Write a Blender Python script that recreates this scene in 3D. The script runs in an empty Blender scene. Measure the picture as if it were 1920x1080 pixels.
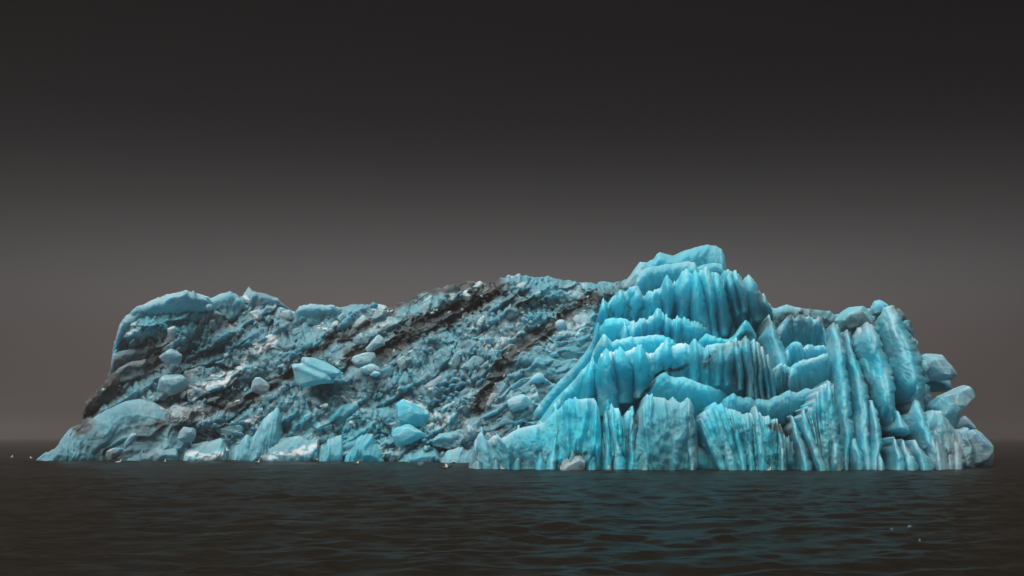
import bpy, bmesh, math, random
import numpy as np

# ------------------------------------------------------------------ camera, sky, sun, exposure
scene = bpy.context.scene
COL = scene.collection
F, HZ, CAMH = 1920.0, 820.0, 2.0          # focal length and horizon row in photo pixels, eye height in metres
cam_d = bpy.data.cameras.new('camera'); cam = bpy.data.objects.new('camera', cam_d); COL.objects.link(cam)
cam.location = (0, 0, CAMH); cam.rotation_euler = (math.radians(90), 0, 0)
cam_d.sensor_width = 36.0; cam_d.lens = 36.0; cam_d.shift_y = (HZ - 540.0) / 1920.0
cam_d.clip_start = 0.5; cam_d.clip_end = 30000.0
scene.camera = cam

world = bpy.data.worlds.new('World'); scene.world = world; world.use_nodes = True
wn, wl = world.node_tree.nodes, world.node_tree.links
wn.clear()
w_out = wn.new('ShaderNodeOutputWorld'); w_bg = wn.new('ShaderNodeBackground')
w_tc = wn.new('ShaderNodeTexCoord'); w_sep = wn.new('ShaderNodeSeparateXYZ'); w_rmp = wn.new('ShaderNodeValToRGB')
wl.new(w_tc.outputs['Generated'], w_sep.inputs[0]); wl.new(w_sep.outputs['Z'], w_rmp.inputs['Fac'])
def lin(c): return tuple(((v/255.0)/12.92 if v/255.0 <= 0.04045 else ((v/255.0+0.055)/1.055)**2.4) for v in c)
EXPOSURE = 2.2
SKY = [(820, (74, 67, 65)), (780, (85, 77, 75)), (720, (93, 86, 84)), (640, (98, 92, 91)), (580, (99, 96, 95)), (530, (93, 92, 92)), (480, (81, 81, 81)),
       (430, (68, 68, 68)), (380, (57, 57, 57)), (300, (36, 35, 37)), (200, (24, 23, 25)), (60, (18, 17, 19)), (-600, (13, 12, 13))]
w_rmp.color_ramp.interpolation = 'B_SPLINE'
while len(w_rmp.color_ramp.elements) < len(SKY): w_rmp.color_ramp.elements.new(0.5)
for el, (py, c) in zip(w_rmp.color_ramp.elements, SKY):
    t = (HZ - py) / F; el.position = t / math.sqrt(1 + t*t); el.color = (*lin(c), 1)
# a broad glow of the fog bank towards +Y
w_dot = wn.new('ShaderNodeVectorMath'); w_dot.operation = 'DOT_PRODUCT'; w_dot.inputs[1].default_value = (0, 0.97, 0.22)
wl.new(w_tc.outputs['Generated'], w_dot.inputs[0])
w_map = wn.new('ShaderNodeMapRange'); w_map.inputs['From Min'].default_value = 0.78; w_map.inputs['From Max'].default_value = 1.0
w_map.inputs['To Min'].default_value = 0.24; w_map.inputs['To Max'].default_value = 1.08
wl.new(w_dot.outputs['Value'], w_map.inputs['Value'])
w_mul = wn.new('ShaderNodeVectorMath'); w_mul.operation = 'SCALE'
wl.new(w_rmp.outputs['Color'], w_mul.inputs[0]); wl.new(w_map.outputs['Result'], w_mul.inputs['Scale'])
wl.new(w_mul.outputs['Vector'], w_bg.inputs['Color']); w_bg.inputs['Strength'].default_value = 1.0 / (2 ** EXPOSURE)
wl.new(w_bg.outputs[0], w_out.inputs['Surface'])

sun_d = bpy.data.lights.new('sun', 'SUN'); sun = bpy.data.objects.new('sun', sun_d); COL.objects.link(sun)
sun_d.energy = 1.5; sun_d.angle = math.radians(75); sun_d.color = (1.0, 0.98, 0.95)
sun.rotation_euler = (math.radians(18), math.radians(-16), 0)      # high, from the camera side and a little from the left

scene.view_settings.view_transform = 'Standard'; scene.view_settings.look = 'None'
scene.view_settings.exposure = EXPOSURE; scene.view_settings.gamma = 1.0; scene.view_settings.use_curve_mapping = False
scene.render.engine = 'CYCLES'
scene.cycles.use_denoising = True
scene.cycles.max_bounces = 10; scene.cycles.diffuse_bounces = 5; scene.cycles.glossy_bounces = 3
scene.cycles.transmission_bounces = 5; scene.cycles.volume_bounces = 0

# ------------------------------------------------------------------ numpy noise
def h2(ix, iy, seed):
    h = (ix.astype(np.int64)*374761393 + iy.astype(np.int64)*668265263 + seed*982451653) & 0xffffffff
    h = ((h ^ (h >> 13)) * 1274126177) & 0xffffffff
    h = ((h ^ (h >> 16)) * 2246822519) & 0xffffffff
    return ((h ^ (h >> 15)) & 0xffffff) / float(0xffffff)
def n2(x, y, seed=0):                                   # value noise -1..1
    x = np.asarray(x, float); y = np.asarray(y, float)
    ix, iy = np.floor(x), np.floor(y); fx, fy = x-ix, y-iy
    ux, uy = fx*fx*fx*(fx*(fx*6-15)+10), fy*fy*fy*(fy*(fy*6-15)+10)
    a, b = h2(ix, iy, seed), h2(ix+1, iy, seed); c, d = h2(ix, iy+1, seed), h2(ix+1, iy+1, seed)
    return 2*((a*(1-ux)+b*ux)*(1-uy)+(c*(1-ux)+d*ux)*uy)-1
def fbm(x, y, seed=0, octv=4, gain=0.5):
    s, a, t = 0, 1.0, 0
    for o in range(octv):
        s = s + a*n2(x*2**o+17.3*o, y*2**o-9.1*o, seed+o*13); t += a; a *= gain
    return s/t
def n3(p, seed=0):                                      # cheap 3-D noise from three planes
    return (n2(p[:, 0]+0.37*p[:, 1], p[:, 2]-0.21*p[:, 1], seed)+n2(p[:, 1]+0.3*p[:, 2], p[:, 0]*0.8, seed+5)+n2(p[:, 2], p[:, 1]-0.4*p[:, 0], seed+9))/1.8
def fbm3(p, seed=0, octv=3, gain=0.5):
    s, a, t = 0, 1.0, 0
    for o in range(octv): s = s+a*n3(p*2**o+3.1*o, seed+31*o); t += a; a *= gain
    return s/t
def worley(x, y, seed=0):                               # F1, F2, cell random, vector to the site
    ix, iy = np.floor(x), np.floor(y)
    f1 = np.full(x.shape, 9.0); f2 = np.full(x.shape, 9.0)
    cid = np.zeros(x.shape); dx1 = np.zeros(x.shape); dy1 = np.zeros(x.shape); cx1 = np.zeros(x.shape); cy1 = np.zeros(x.shape)
    for j in (-1, 0, 1):
        for i in (-1, 0, 1):
            gx, gy = ix+i, iy+j
            sx, sy = gx+0.1+0.8*h2(gx, gy, seed), gy+0.1+0.8*h2(gx, gy, seed+1)
            dx, dy = x-sx, y-sy; d = np.sqrt(dx*dx+dy*dy)
            n = d < f1
            f2 = np.where(n, f1, np.minimum(f2, d)); f1 = np.where(n, d, f1)
            cx1 = np.where(n, gx, cx1); cy1 = np.where(n, gy, cy1); dx1 = np.where(n, dx, dx1); dy1 = np.where(n, dy, dy1)
    return f1, f2, cx1, cy1, dx1, dy1
def facets(x, y, seed, tilt=0.9, dome=0.6):             # broken blocks: every cell a tilted, slightly domed facet, joints sunk
    f1, f2, cx, cy, dx, dy = worley(x, y, seed)
    tx, ty, off = h2(cx, cy, seed+2)*2-1, h2(cx, cy, seed+3)*2-1, h2(cx, cy, seed+4)
    e = np.clip((f2-f1)/0.22, 0, 1); e = e*e*(3-2*e)
    return 0.9*off + tilt*(tx*dx+ty*dy) + dome*(0.5-f1*f1) - 0.10*(1-e), h2(cx, cy, seed+7)
def smooth(a, b, x):
    t = np.clip((x-a)/(b-a), 0, 1); return t*t*(3-2*t)
def polydist(px, py, pts):
    d = np.full(np.shape(px), 1e9)
    for (x0, y0), (x1, y1) in zip(pts[:-1], pts[1:]):
        vx, vy = x1-x0, y1-y0
        t = np.clip(((px-x0)*vx+(py-y0)*vy)/(vx*vx+vy*vy), 0, 1)
        d = np.minimum(d, np.hypot(px-x0-t*vx, py-y0-t*vy))
    return d

# ------------------------------------------------------------------ real places in metres
def P(u, v, Y):
    u, v, Y = np.broadcast_arrays(np.asarray(u, float), np.asarray(v, float), np.asarray(Y, float))
    return np.stack([(u-960)*Y/F, Y, CAMH+(HZ-v)*Y/F], -1)
def to_px(p):
    return 960+F*p[:, 0]/p[:, 1], HZ-F*(p[:, 2]-CAMH)/p[:, 1]
def water_row(Y, depth=0.0): return HZ+(CAMH+depth)*F/Y

# ice colour channels: r = morainic dirt, g = snow / bubbly white ice, b = clear blue ice, a = pale frosted ice, with light glowing through thin crests, ridges and edges painted in
DIRT = [(15, 1.0, [(150, 800), (168, 760), (200, 722), (238, 690), (290, 672)]),
        (8, .8, [(395, 772), (470, 748), (540, 705), (575, 672), (620, 640), (660, 622), (715, 600), (742, 572), (800, 545), (880, 528)]),
        (13, .9, [(655, 668), (720, 660), (752, 640), (780, 612), (840, 592), (900, 560), (932, 535)]),
        (9.5, 1.0, [(893, 772), (908, 742), (935, 700), (960, 662), (1010, 632), (1055, 598), (1095, 572), (1112, 560)]),
        (10, .6, [(265, 808), (330, 790), (390, 765), (440, 745)]),
        (9, .45, [(930, 548), (1000, 572), (1080, 572), (1130, 552), (1172, 532)]),
        (2.2, .8, [(1178, 820), (1195, 770), (1205, 740), (1228, 712), (1240, 700), (1292, 684)]),
        (5, .5, [(1322, 684), (1345, 657), (1385, 645), (1405, 628)]),
        (8, .5, [(1440, 602), (1480, 590), (1530, 586), (1562, 602)]),
        (10, .5, [(1585, 612), (1610, 600), (1642, 602)]), (7, .6, [(1678, 580), (1700, 592), (1708, 606)]),
        (5, .5, [(1042, 868), (1068, 858), (1096, 852)]), (6, .4, [(1180, 820), (1195, 840), (1210, 870)]),
        (6, .35, [(1780, 850), (1800, 840), (1825, 852)]), (6, .8, [(1450, 800), (1480, 812)]),
        (5, .8, [(196, 850), (225, 856), (250, 842)]), (8, .5, [(760, 600), (830, 596)])]
SNOW = [(5, [(330, 730), (380, 722), (432, 712)]), (5, [(450, 690), (470, 668), (500, 650), (520, 636)]), (4, [(300, 764), (345, 768), (372, 771)]),
        (5, [(350, 848), (385, 855), (415, 852)]), (4, [(455, 800), (475, 785), (492, 776)]), (6, [(500, 857), (550, 850), (600, 838)]),
        (4, [(638, 748), (662, 752)]), (3, [(318, 745), (350, 738)]), (3, [(395, 702), (450, 700)]), (4, [(425, 632), (455, 628)]), (3, [(280, 825), (300, 828), (320, 820)]),
        (3, [(470, 745), (515, 732)]), (3, [(600, 610), (625, 620)]), (3, [(530, 712), (500, 705)]), (3, [(865, 762), (905, 765)]), (2.5, [(745, 738), (772, 752), (800, 768)])]
def tone(u, v, seed=3):
    wu = u+9*fbm(u/26, v/20, seed, 3)+1.5*fbm(u/7, v/6, seed+2, 2); wv = v+8*fbm(u/24+5, v/19, seed+1, 3)+1.5*fbm(u/6+9, v/6, seed+4, 2)
    dirt = 0.0*u
    for w, k, pts in DIRT:
        d = polydist(wu, wv, pts); dirt = np.maximum(dirt, min(1, 1.15*k)*(1-smooth(0.2*w, 2.5*w, d)))
    left = 1-smooth(1060, 1160, u)
    dirt = np.clip(dirt*(1.1+0.4*fbm(u/9, v/7, seed+9, 3)) + 0.30*left*smooth(0.25, 0.7, fbm(u/34+v/60, v/24-u/70, seed+20, 3)), 0, 1)
    snow = 0.0*u
    for w, pts in SNOW:
        d = polydist(wu, wv, pts); snow = np.maximum(snow, 1-smooth(0.5*w, 1.6*w, d))
    snow = np.clip(snow*smooth(-0.35, 0.05, fbm(u/8, v/4, seed+40, 3)), 0, 1)
    blue = 0.13+0.87*np.exp(-(np.maximum(np.abs(u-1180)-110, 0)/150)**2)*(0.72+0.28*smooth(880, 700, v))
    blue = np.maximum(blue, 0.52*smooth(1300, 1400, u)*smooth(1850, 1700, u))
    blue = np.maximum(blue, 0.34*np.exp(-((u-320)/90)**2-((v-600)/45)**2))
    blue = np.maximum(blue, 0.30*np.exp(-((u-650)/260)**2)*smooth(690, 800, v))
    blue = np.clip(blue+(0.14+0.2*smooth(1100, 1200, u))*fbm(u/48, v/40, seed+60, 3), 0, 1)
    blue = blue*(1-0.35*np.exp(-((u-1262)/55)**2-((v-800)/75)**2))*(1-0.3*smooth(1500, 1800, u)*smooth(760, 860, v))
    return dirt, snow, blue

# ------------------------------------------------------------------ materials
def new_mat(name):
    m = bpy.data.materials.new(name); m.use_nodes = True; m.node_tree.nodes.clear(); return m, m.node_tree.nodes, m.node_tree.links
def ice_material():
    m, n, l = new_mat('glacier_ice')
    out = n.new('ShaderNodeOutputMaterial'); b = n.new('ShaderNodeBsdfPrincipled'); l.new(b.outputs[0], out.inputs['Surface'])
    at = n.new('ShaderNodeAttribute'); at.attribute_name = 'ice'
    sep = n.new('ShaderNodeSeparateColor'); l.new(at.outputs['Color'], sep.inputs[0])
    geo = n.new('ShaderNodeNewGeometry')
    def noise(scale, detail, rough=0.6, vec=None, dist=0.0):
        t = n.new('ShaderNodeTexNoise'); t.inputs['Scale'].default_value = scale; t.inputs['Detail'].default_value = detail
        t.inputs['Roughness'].default_value = rough; t.inputs['Distortion'].default_value = dist
        l.new(vec or geo.outputs['Position'], t.inputs['Vector']); return t.outputs['Fac']
    def mix(fac, a, c):
        x = n.new('ShaderNodeMix'); x.data_type = 'RGBA'
        for s, val in (('Factor', fac), ('A', a), ('B', c)):
            k = {'Factor': 0, 'A': 6, 'B': 7}[s]
            if hasattr(val, 'is_output'): l.new(val, x.inputs[k])
            else: x.inputs[k].default_value = val if s == 'Factor' else (*val, 1)
        return x.outputs[2]
    def rng(v, a, c, lo=0.0, hi=1.0):
        r = n.new('ShaderNodeMapRange'); r.inputs[1].default_value = a; r.inputs[2].default_value = c; r.inputs[3].default_value = lo; r.inputs[4].default_value = hi
        l.new(v, r.inputs[0]); return r.outputs[0]
    def math_(op, a, c):
        x = n.new('ShaderNodeMath'); x.operation = op; x.use_clamp = op in ('MULTIPLY', 'ADD')
        for k, v in enumerate((a, c)):
            if hasattr(v, 'is_output'): l.new(v, x.inputs[k])
            else: x.inputs[k].default_value = v
        return x.outputs[0]
    mapn = n.new('ShaderNodeMapping'); l.new(geo.outputs['Position'], mapn.inputs['Vector'])
    mapn.inputs['Rotation'].default_value = (0, math.radians(25), 0); mapn.inputs['Scale'].default_value = (0.35, 0.35, 2.6)
    strata = noise(0.9, 6, 0.65, mapn.outputs[0], 0.6)
    cloud = noise(0.55, 5, 0.6)
    fine = noise(5.0, 5, 0.65)
    teal = mix(rng(cloud, 0.3, 0.7), (0.098, 0.172, 0.207), (0.215, 0.315, 0.355))
    cyan = mix(rng(cloud, 0.3, 0.7), (0.010, 0.46, 0.60), (0.050, 0.61, 0.72))
    col = mix(sep.outputs['Blue'], teal, cyan)
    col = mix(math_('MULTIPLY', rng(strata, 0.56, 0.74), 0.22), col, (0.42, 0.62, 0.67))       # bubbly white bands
    col = mix(math_('MULTIPLY', at.outputs['Alpha'], rng(fine, 0.3, 0.6, 0.5, 1.0)), col, (0.82, 0.92, 0.94))  # pale ice tone together with the painted crest and edge light
    col = mix(sep.outputs['Green'], col, (0.42, 0.46, 0.48))
    dirt_c = mix(rng(noise(2.2, 4), 0.35, 0.65), (0.018, 0.018, 0.019), (0.060, 0.053, 0.048))
    grit = math_('MULTIPLY', math_('MULTIPLY', sep.outputs['Red'], 0.93), rng(noise(3.0, 6, 0.75), 0.25, 0.5, 0.8, 1.0))
    col = mix(grit, col, dirt_c)
    l.new(col, b.inputs['Base Color'])
    l.new(rng(math_('ADD', sep.outputs['Red'], sep.outputs['Green']), 0.0, 0.6, 0.42, 0.9), b.inputs['Roughness'])
    b.inputs['IOR'].default_value = 1.31; b.inputs['Specular IOR Level'].default_value = 0.25
    l.new(math_('MULTIPLY', rng(math_('ADD', sep.outputs['Red'], sep.outputs['Green']), 0.0, 0.5, 0.92, 0.0), rng(at.outputs['Alpha'], 0.2, 0.9, 1.0, 0.35)), b.inputs['Subsurface Weight']); b.inputs['Subsurface Radius'].default_value = (0.10, 0.55, 0.80); b.inputs['Subsurface Scale'].default_value = 1.4
    bump = n.new('ShaderNodeBump'); bump.inputs['Strength'].default_value = 0.5; bump.inputs['Distance'].default_value = 0.12
    hgt = math_('ADD', math_('MULTIPLY', fine, 0.45), math_('MULTIPLY', strata, 0.5))
    l.new(hgt, bump.inputs['Height']); l.new(bump.outputs[0], b.inputs['Normal'])
    # clear ice lets daylight through from the crests and the far side
    tr = n.new('ShaderNodeBsdfTranslucent'); ms = n.new('ShaderNodeMixShader')
    l.new(mix(sep.outputs['Blue'], (0.34, 0.62, 0.74), (0.10, 0.82, 0.95)), tr.inputs['Color'])
    l.new(math_('MULTIPLY', rng(math_('ADD', sep.outputs['Red'], sep.outputs['Green']), 0.0, 0.5, 1.0, 0.0), rng(sep.outputs['Blue'], 0.1, 0.8, 0.30, 0.42)), ms.inputs['Fac'])
    l.new(b.outputs[0], ms.inputs[1]); l.new(tr.outputs[0], ms.inputs[2]); l.new(ms.outputs[0], out.inputs['Surface'])
    return m
ICE = ice_material()
def plain_mat(name, attr=None, col=(0.5, 0.5, 0.5), rough=0.6):
    m, n, l = new_mat(name); out = n.new('ShaderNodeOutputMaterial'); b = n.new('ShaderNodeBsdfPrincipled'); l.new(b.outputs[0], out.inputs['Surface'])
    b.inputs['Base Color'].default_value = (*col, 1); b.inputs['Roughness'].default_value = rough
    if attr:
        a = n.new('ShaderNodeAttribute'); a.attribute_name = attr; l.new(a.outputs['Color'], b.inputs['Base Color'])
    return m
FEATHER = plain_mat('feathers', 'plumage', rough=0.75)
def water_material():
    m, n, l = new_mat('sea_water'); out = n.new('ShaderNodeOutputMaterial'); b = n.new('ShaderNodeBsdfPrincipled'); l.new(b.outputs[0], out.inputs['Surface'])
    b.inputs['Base Color'].default_value = (0.0085, 0.0073, 0.0054, 1); b.inputs['Roughness'].default_value = 0.27; b.inputs['IOR'].default_value = 1.33; b.inputs['Specular IOR Level'].default_value = 0.07
    geo = n.new('ShaderNodeNewGeometry'); mp = n.new('ShaderNodeMapping'); l.new(geo.outputs['Position'], mp.inputs['Vector']); mp.inputs['Scale'].default_value = (0.55, 1.1, 1)
    t = n.new('ShaderNodeTexNoise'); t.inputs['Scale'].default_value = 5.0; t.inputs['Detail'].default_value = 5; t.inputs['Roughness'].default_value = 0.6; l.new(mp.outputs[0], t.inputs['Vector'])
    bp = n.new('ShaderNodeBump'); bp.inputs['Strength'].default_value = 0.8; bp.inputs['Distance'].default_value = 0.12
    l.new(t.outputs['Fac'], bp.inputs['Height']); l.new(bp.outputs[0], b.inputs['Normal'])
    return m
WATER = water_material()

# ------------------------------------------------------------------ mesh helpers
def raw_mesh(name, verts, quads=None, tris=None):
    me = bpy.data.meshes.new(name); nv = len(verts)
    me.vertices.add(nv); me.vertices.foreach_set('co', np.ascontiguousarray(verts, np.float32).ravel())
    idx, start, tot = [], [], []; k = 0
    if quads is not None and len(quads):
        idx.append(quads.ravel()); start.append(np.arange(len(quads))*4); tot.append(np.full(len(quads), 4)); k = len(quads)*4
    if tris is not None and len(tris):
        idx.append(tris.ravel()); start.append(k+np.arange(len(tris))*3); tot.append(np.full(len(tris), 3))
    idx = np.concatenate(idx); start = np.concatenate(start)
    me.loops.add(len(idx)); me.loops.foreach_set('vertex_index', idx.astype(np.int32))
    me.polygons.add(len(start)); me.polygons.foreach_set('loop_start', start.astype(np.int32))
    me.update(calc_edges=True); me.validate()
    me.polygons.foreach_set('use_smooth', np.ones(len(me.polygons), bool))
    return me
def set_color(me, name, rgba):
    a = me.attributes.new(name, 'FLOAT_COLOR', 'POINT'); a.data.foreach_set('color', np.ascontiguousarray(rgba, np.float32).ravel())
def link(name, me, parent=None, mat=None, origin=None):
    o = bpy.data.objects.new(name, me); COL.objects.link(o)
    if mat is not None: me.materials.append(mat)
    if parent is not None: o.parent = parent
    return o
def tag(o, label=None, cat=None, group=None, kind=None):
    for k, v in (('label', label), ('category', cat), ('group', group), ('kind', kind)):
        if v: o[k] = v
    return o
def ice_attr(verts, pale=0.0, blue_k=1.0, dirt_k=1.0, blue_add=0.0, snow_k=1.0, dirt_add=0.0, pale_rnd=0.0, rub=False):
    u, v = to_px(verts); d, s, b = tone(u, v)
    if rub: b = b*(1-0.72*smooth(830, 880, u))
    return np.stack([np.clip(d*dirt_k+dirt_add, 0, 1), s*snow_k, np.clip(b*blue_k+blue_add, 0, 1), np.clip(np.broadcast_to(pale, u.shape)+pale_rnd, 0, 1)], -1)

def grid_solid(name, U, V, Y, thick, parent, pale=0.0, drop=0.5, **kw):
    """front sheet (rows t, columns s) with sides and a back, all real depth"""
    nt, ns = U.shape
    front = P(U, V, Y).reshape(-1, 3)
    N = nt*ns; i = np.arange(N).reshape(nt, ns)
    ring = np.concatenate([i[0, :], i[1:, -1], i[-1, -2::-1], i[-2:0:-1, 0]]); M = len(ring)
    back = front[ring].copy(); back[:, 1] += thick; back[:, 2] -= drop*np.clip((back[:, 2]+1.0)/10, 0, 1)*thick*0.35
    verts = np.concatenate([front, back, back.mean(0)[None]])
    q = np.stack([i[:-1, :-1], i[1:, :-1], i[1:, 1:], i[:-1, 1:]], -1).reshape(-1, 4)
    k = np.arange(M); k2 = (k+1) % M
    qs = np.stack([ring, np.roll(ring, -1), N+k2, N+k], -1); tf = np.stack([N+k, N+k2, np.full(M, N+M)], -1)
    me = raw_mesh(name, verts, np.concatenate([q, qs]), tf)
    if np.ndim(pale): pale = np.concatenate([pale.ravel(), np.zeros(M+1)])
    set_color(me, 'ice', ice_attr(np.concatenate([front, front[ring], front[:1]]), pale, **kw))
    return link(name, me, parent, ICE)

def resample(pts, n, by='len'):
    a = np.array(pts, float); d = np.r_[0, np.cumsum(np.hypot(*np.diff(a[:, :2], axis=0).T))]
    t = np.linspace(0, d[-1], n); return np.stack([np.interp(t, d, a[:, k]) for k in range(a.shape[1])], -1), d[-1]

def curtain(name, crest, base, Yc, Yb, parent, wave=16, amp=0.35, jag=6, bulge=0.3, seed=1, step=1.6, thick=5.0, endpush=1.5, fine=0.06, lean=0.0,
            fade=0.75, strata=0.012, under=1.6, lip=0.7, shear=0.0, endw=22, tuck=0, plates=False, ff=1.0, pale=0.4, crest_fall=14, chev=0.0, warp=0.25, flutes_to=1.0, **kw):
    """a fluted wall hanging from a jagged crest; base None = down into the water"""
    L = resample(crest, 10)[1]
    ns = max(12, int(L/step)); c, _ = resample(crest, ns)
    s = np.linspace(0, 1, ns)
    wet = base is None
    if base is None: b = np.stack([c[:, 0], np.full(ns, water_row(Yb if np.ndim(Yb) == 0 else np.mean(Yb), 0.8))], -1)
    else:
        b, _ = resample(base, ns)
        b = b.copy(); wet = np.mean(b[:, 1]) > 850; wr = water_row(Yb if np.ndim(Yb) == 0 else np.mean(Yb))
        if b[:, 1].max() > wr-4: b[:, 1] = np.where(b[:, 1] > wr-4, water_row(Yb if np.ndim(Yb) == 0 else np.mean(Yb), 0.8), b[:, 1])
    Yc = np.interp(s, np.linspace(0, 1, np.size(Yc)), np.atleast_1d(Yc)); Yb = np.interp(s, np.linspace(0, 1, np.size(Yb)), np.atleast_1d(Yb))
    if not wet and tuck: b[:, 1] += tuck
    H = np.max(np.hypot(b[:, 0]-c[:, 0], b[:, 1]-c[:, 1])); nt = max(10, int(H/step))
    t = np.linspace(0, 1, nt)[:, None]**1.15
    S = s[None, :]*L/wave
    px = c[None, :, 0]*(1-t)+b[None, :, 0]*t; py0 = c[None, :, 1]*(1-t)+b[None, :, 1]*t
    S = S+1.3*n2(S*0.31+seed, 0*S, seed+77)+0.5*n2(S*0.8, 0*S, seed+78)
    w = S+shear*t*H/wave+warp*fbm(S*0.8, t*3+0*S, seed, 3)*2
    f1 = 1-np.abs(n2(w, t*0.9+seed, seed+3))**0.8*2                   # sharp ridges, round grooves
    f2 = 1-np.abs(n2(w*2.7, t*1.7, seed+5))**0.9*2
    f3 = 1-np.abs(n2(w*6.1, t*3.0, seed+6))*2
    if plates:
        f1 = 2*np.abs(n2(w*0.8, t*0.7+seed, seed+3))**0.55-1; f2 = 2*np.abs(n2(w*2.1, t*1.2, seed+5))**0.6-1
    mod = 0.45+0.9*smooth(-0.5, 0.6, fbm(S*0.22+3, 0*S+t*0.5, seed+79, 2))
    fl = (f1*mod+ff*(0.40*f2*mod+0.16*f3))/1.4
    fadet = (1-fade*smooth(0.05, flutes_to, t))
    top = np.exp(-t*H/crest_fall)
    py = py0-jag*top*(0.75*fl+0.35*fbm(S*3.3, t*0+seed, seed+8, 3))
    end = np.minimum(s, 1-s)[None, :]*L
    inner = base is not None and not wet
    if inner: Y = Yc[None, :]+under*smooth(0.04, 0.75, t)
    else: Y = Yc[None, :]*(1-t)+Yb[None, :]*t-bulge*np.sin(np.pi*np.clip(t, 0, 1))
    lipw = np.exp(-t*H/7.0)
    Y = Y + lip*lipw*(1-0.5*fl) - amp*fl*fadet*(1-0.5*lipw) + endpush*(1-smooth(0, endw, end))**2
    Yp = py+chev*amp*12*fl
    Y = Y - strata*np.sin(2*np.pi*(Yp/7.5+1.2*fbm(px/30, py/14, seed+11, 2)))*(0.4+0.6*smooth(-0.2, 0.5, fbm(px/25, py/25, seed+12, 2)))
    Y = Y - fine*2.2*fbm(px/9, py/11, seed+14, 4, 0.6)-0.5*amp*fbm(px/34, py/40, seed+15, 3)
    pl = pale*(1.0*np.exp(-t*H/8)*(0.6+0.6*n2(S*0.7, 0*S, seed+20))+0.22*np.exp(-t*H/26)+0.25*smooth(0.15, 0.7, fbm(px/45, py/45, seed+19, 2)))  # light through the thin crest painted as paler colour, plus random pale patches
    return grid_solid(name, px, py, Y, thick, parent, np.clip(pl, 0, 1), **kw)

def fin(name, path, Yt, Yb, parent, prot=1.0, ridge=0.35, seed=1, step=1.6, serr=4, thick=4.0, pale=0.5, fine=0.05, melt=0, **kw):
    """a standing ice rib: path of (x, y, width); rises gently from its left side to a ridge and breaks off on the right"""
    a, L = resample(path, max(14, int(resample(path, 8)[1]/step))); n = len(a)
    s = np.linspace(0, 1, n)[:, None]
    W = a[:, 2].max(); m = max(12, int(W/step)); c = np.linspace(-1, 1, m)[None, :]
    wr = water_row(Yb)
    vy = a[:, 1].copy()
    if vy[-1] > wr-6: vy = np.where(vy > wr-6, wr+12, vy)
    q = s*L
    ser = serr*(np.abs(n2(q/15, c*1.3+0*q, seed))*1.3-0.4+0.45*n2(q/6, c*2+4+0*q, seed+1)+0.25*n2(q/2.6, c*3+7+0*q, seed+2))
    px = a[:, 0][:, None]+c*a[:, 2][:, None]/2+np.where(c > ridge, (c-ridge)/(1-ridge), 0)*ser+3*fbm(q/40, 0*q, seed+2, 2)
    py = vy[:, None]-6*np.maximum(0, 1-(c-ridge)**2)*np.exp(-q/10)+0*c+14*(c-ridge)**2*np.exp(-q/16)+4*fbm(c*4, q/6, seed+6, 3)*np.exp(-q/14)
    prof = np.where(c < ridge, ((c+1)/(ridge+1)), np.clip((1-c)/(1-ridge), 0, 1)**0.7)
    prof = np.sin(np.clip(prof, 0, 1)*np.pi/2)**1.1
    tap = smooth(-0.02, 0.10, s)
    Y = Yt*(1-s)+Yb*s+prot*0.9*(1-prof)-prot*prof*(0.45+0.55*tap)*(1+0.3*fbm(q/35, c*1.5, seed+3, 2))
    Y = Y-0.24*prot*np.abs(n2(q/26+c*1.4, c*1.6, seed+8))-0.07*prot*np.abs(n2(q/9-c*1.8, c*2.6, seed+18))-fine*2.0*fbm(px/9, py/10, seed+4, 4, 0.6)-0.012*np.sin(2*np.pi*((py+10*c)/9+1.3*fbm(px/30, py/18, seed+5, 2)))
    Y = Y+1.6*np.exp(-q/9)
    if a[-1, 1] < 850: Y = Y+(4.0*smooth(0.55, 1.0, s)**1.5 if not melt else melt*smooth(0.15, 1.0, s))
    pl = pale*(0.5*np.exp(-((c-ridge)/0.45)**2)*(0.5+0.8*fbm(q/22, c*2, seed+9, 2))+0.6*np.exp(-q/8)+0.5*smooth(0.1, .6, fbm(px/25, py/50, seed+7, 3)))  # highlight painted along ridge and top, plus random pale patches
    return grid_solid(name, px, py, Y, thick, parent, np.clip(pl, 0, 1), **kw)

# icospheres for blocks
ICO = {}
def ico(sub):
    if sub not in ICO:
        bm = bmesh.new(); bmesh.ops.create_icosphere(bm, subdivisions=sub, radius=1.0)
        bm.verts.index_update()
        ICO[sub] = (np.array([v.co[:] for v in bm.verts]), np.array([[v.index for v in f.verts] for f in bm.faces])); bm.free()
    return ICO[sub]
def hull2(pts):
    pts = sorted(set(map(tuple, pts)))
    def half(ps):
        h = []
        for p in ps:
            while len(h) > 1 and (h[-1][0]-h[-2][0])*(p[1]-h[-2][1])-(h[-1][1]-h[-2][1])*(p[0]-h[-2][0]) <= 0: h.pop()
            h.append(p)
        return h[:-1]
    return half(pts)+half(pts[::-1])
def star(dirs, N, D, p):
    r = np.zeros(len(dirs))
    for n, d in zip(N, D):
        k = np.maximum(dirs@n, 0)/d; r += k**p
    return r**(-1.0/p)
def chip(pts, rs_, n, lo=0.80, hi=0.97):
    """break corners off: flat cuts square to random directions"""
    for _ in range(n):
        v = rs_.normal(size=3); v /= np.linalg.norm(v)
        k = pts@v; d = k.max()*rs_.uniform(lo, hi)
        pts = np.where((k > d)[:, None], pts*(d/np.maximum(k, 1e-6))[:, None], pts)
    return pts
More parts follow.
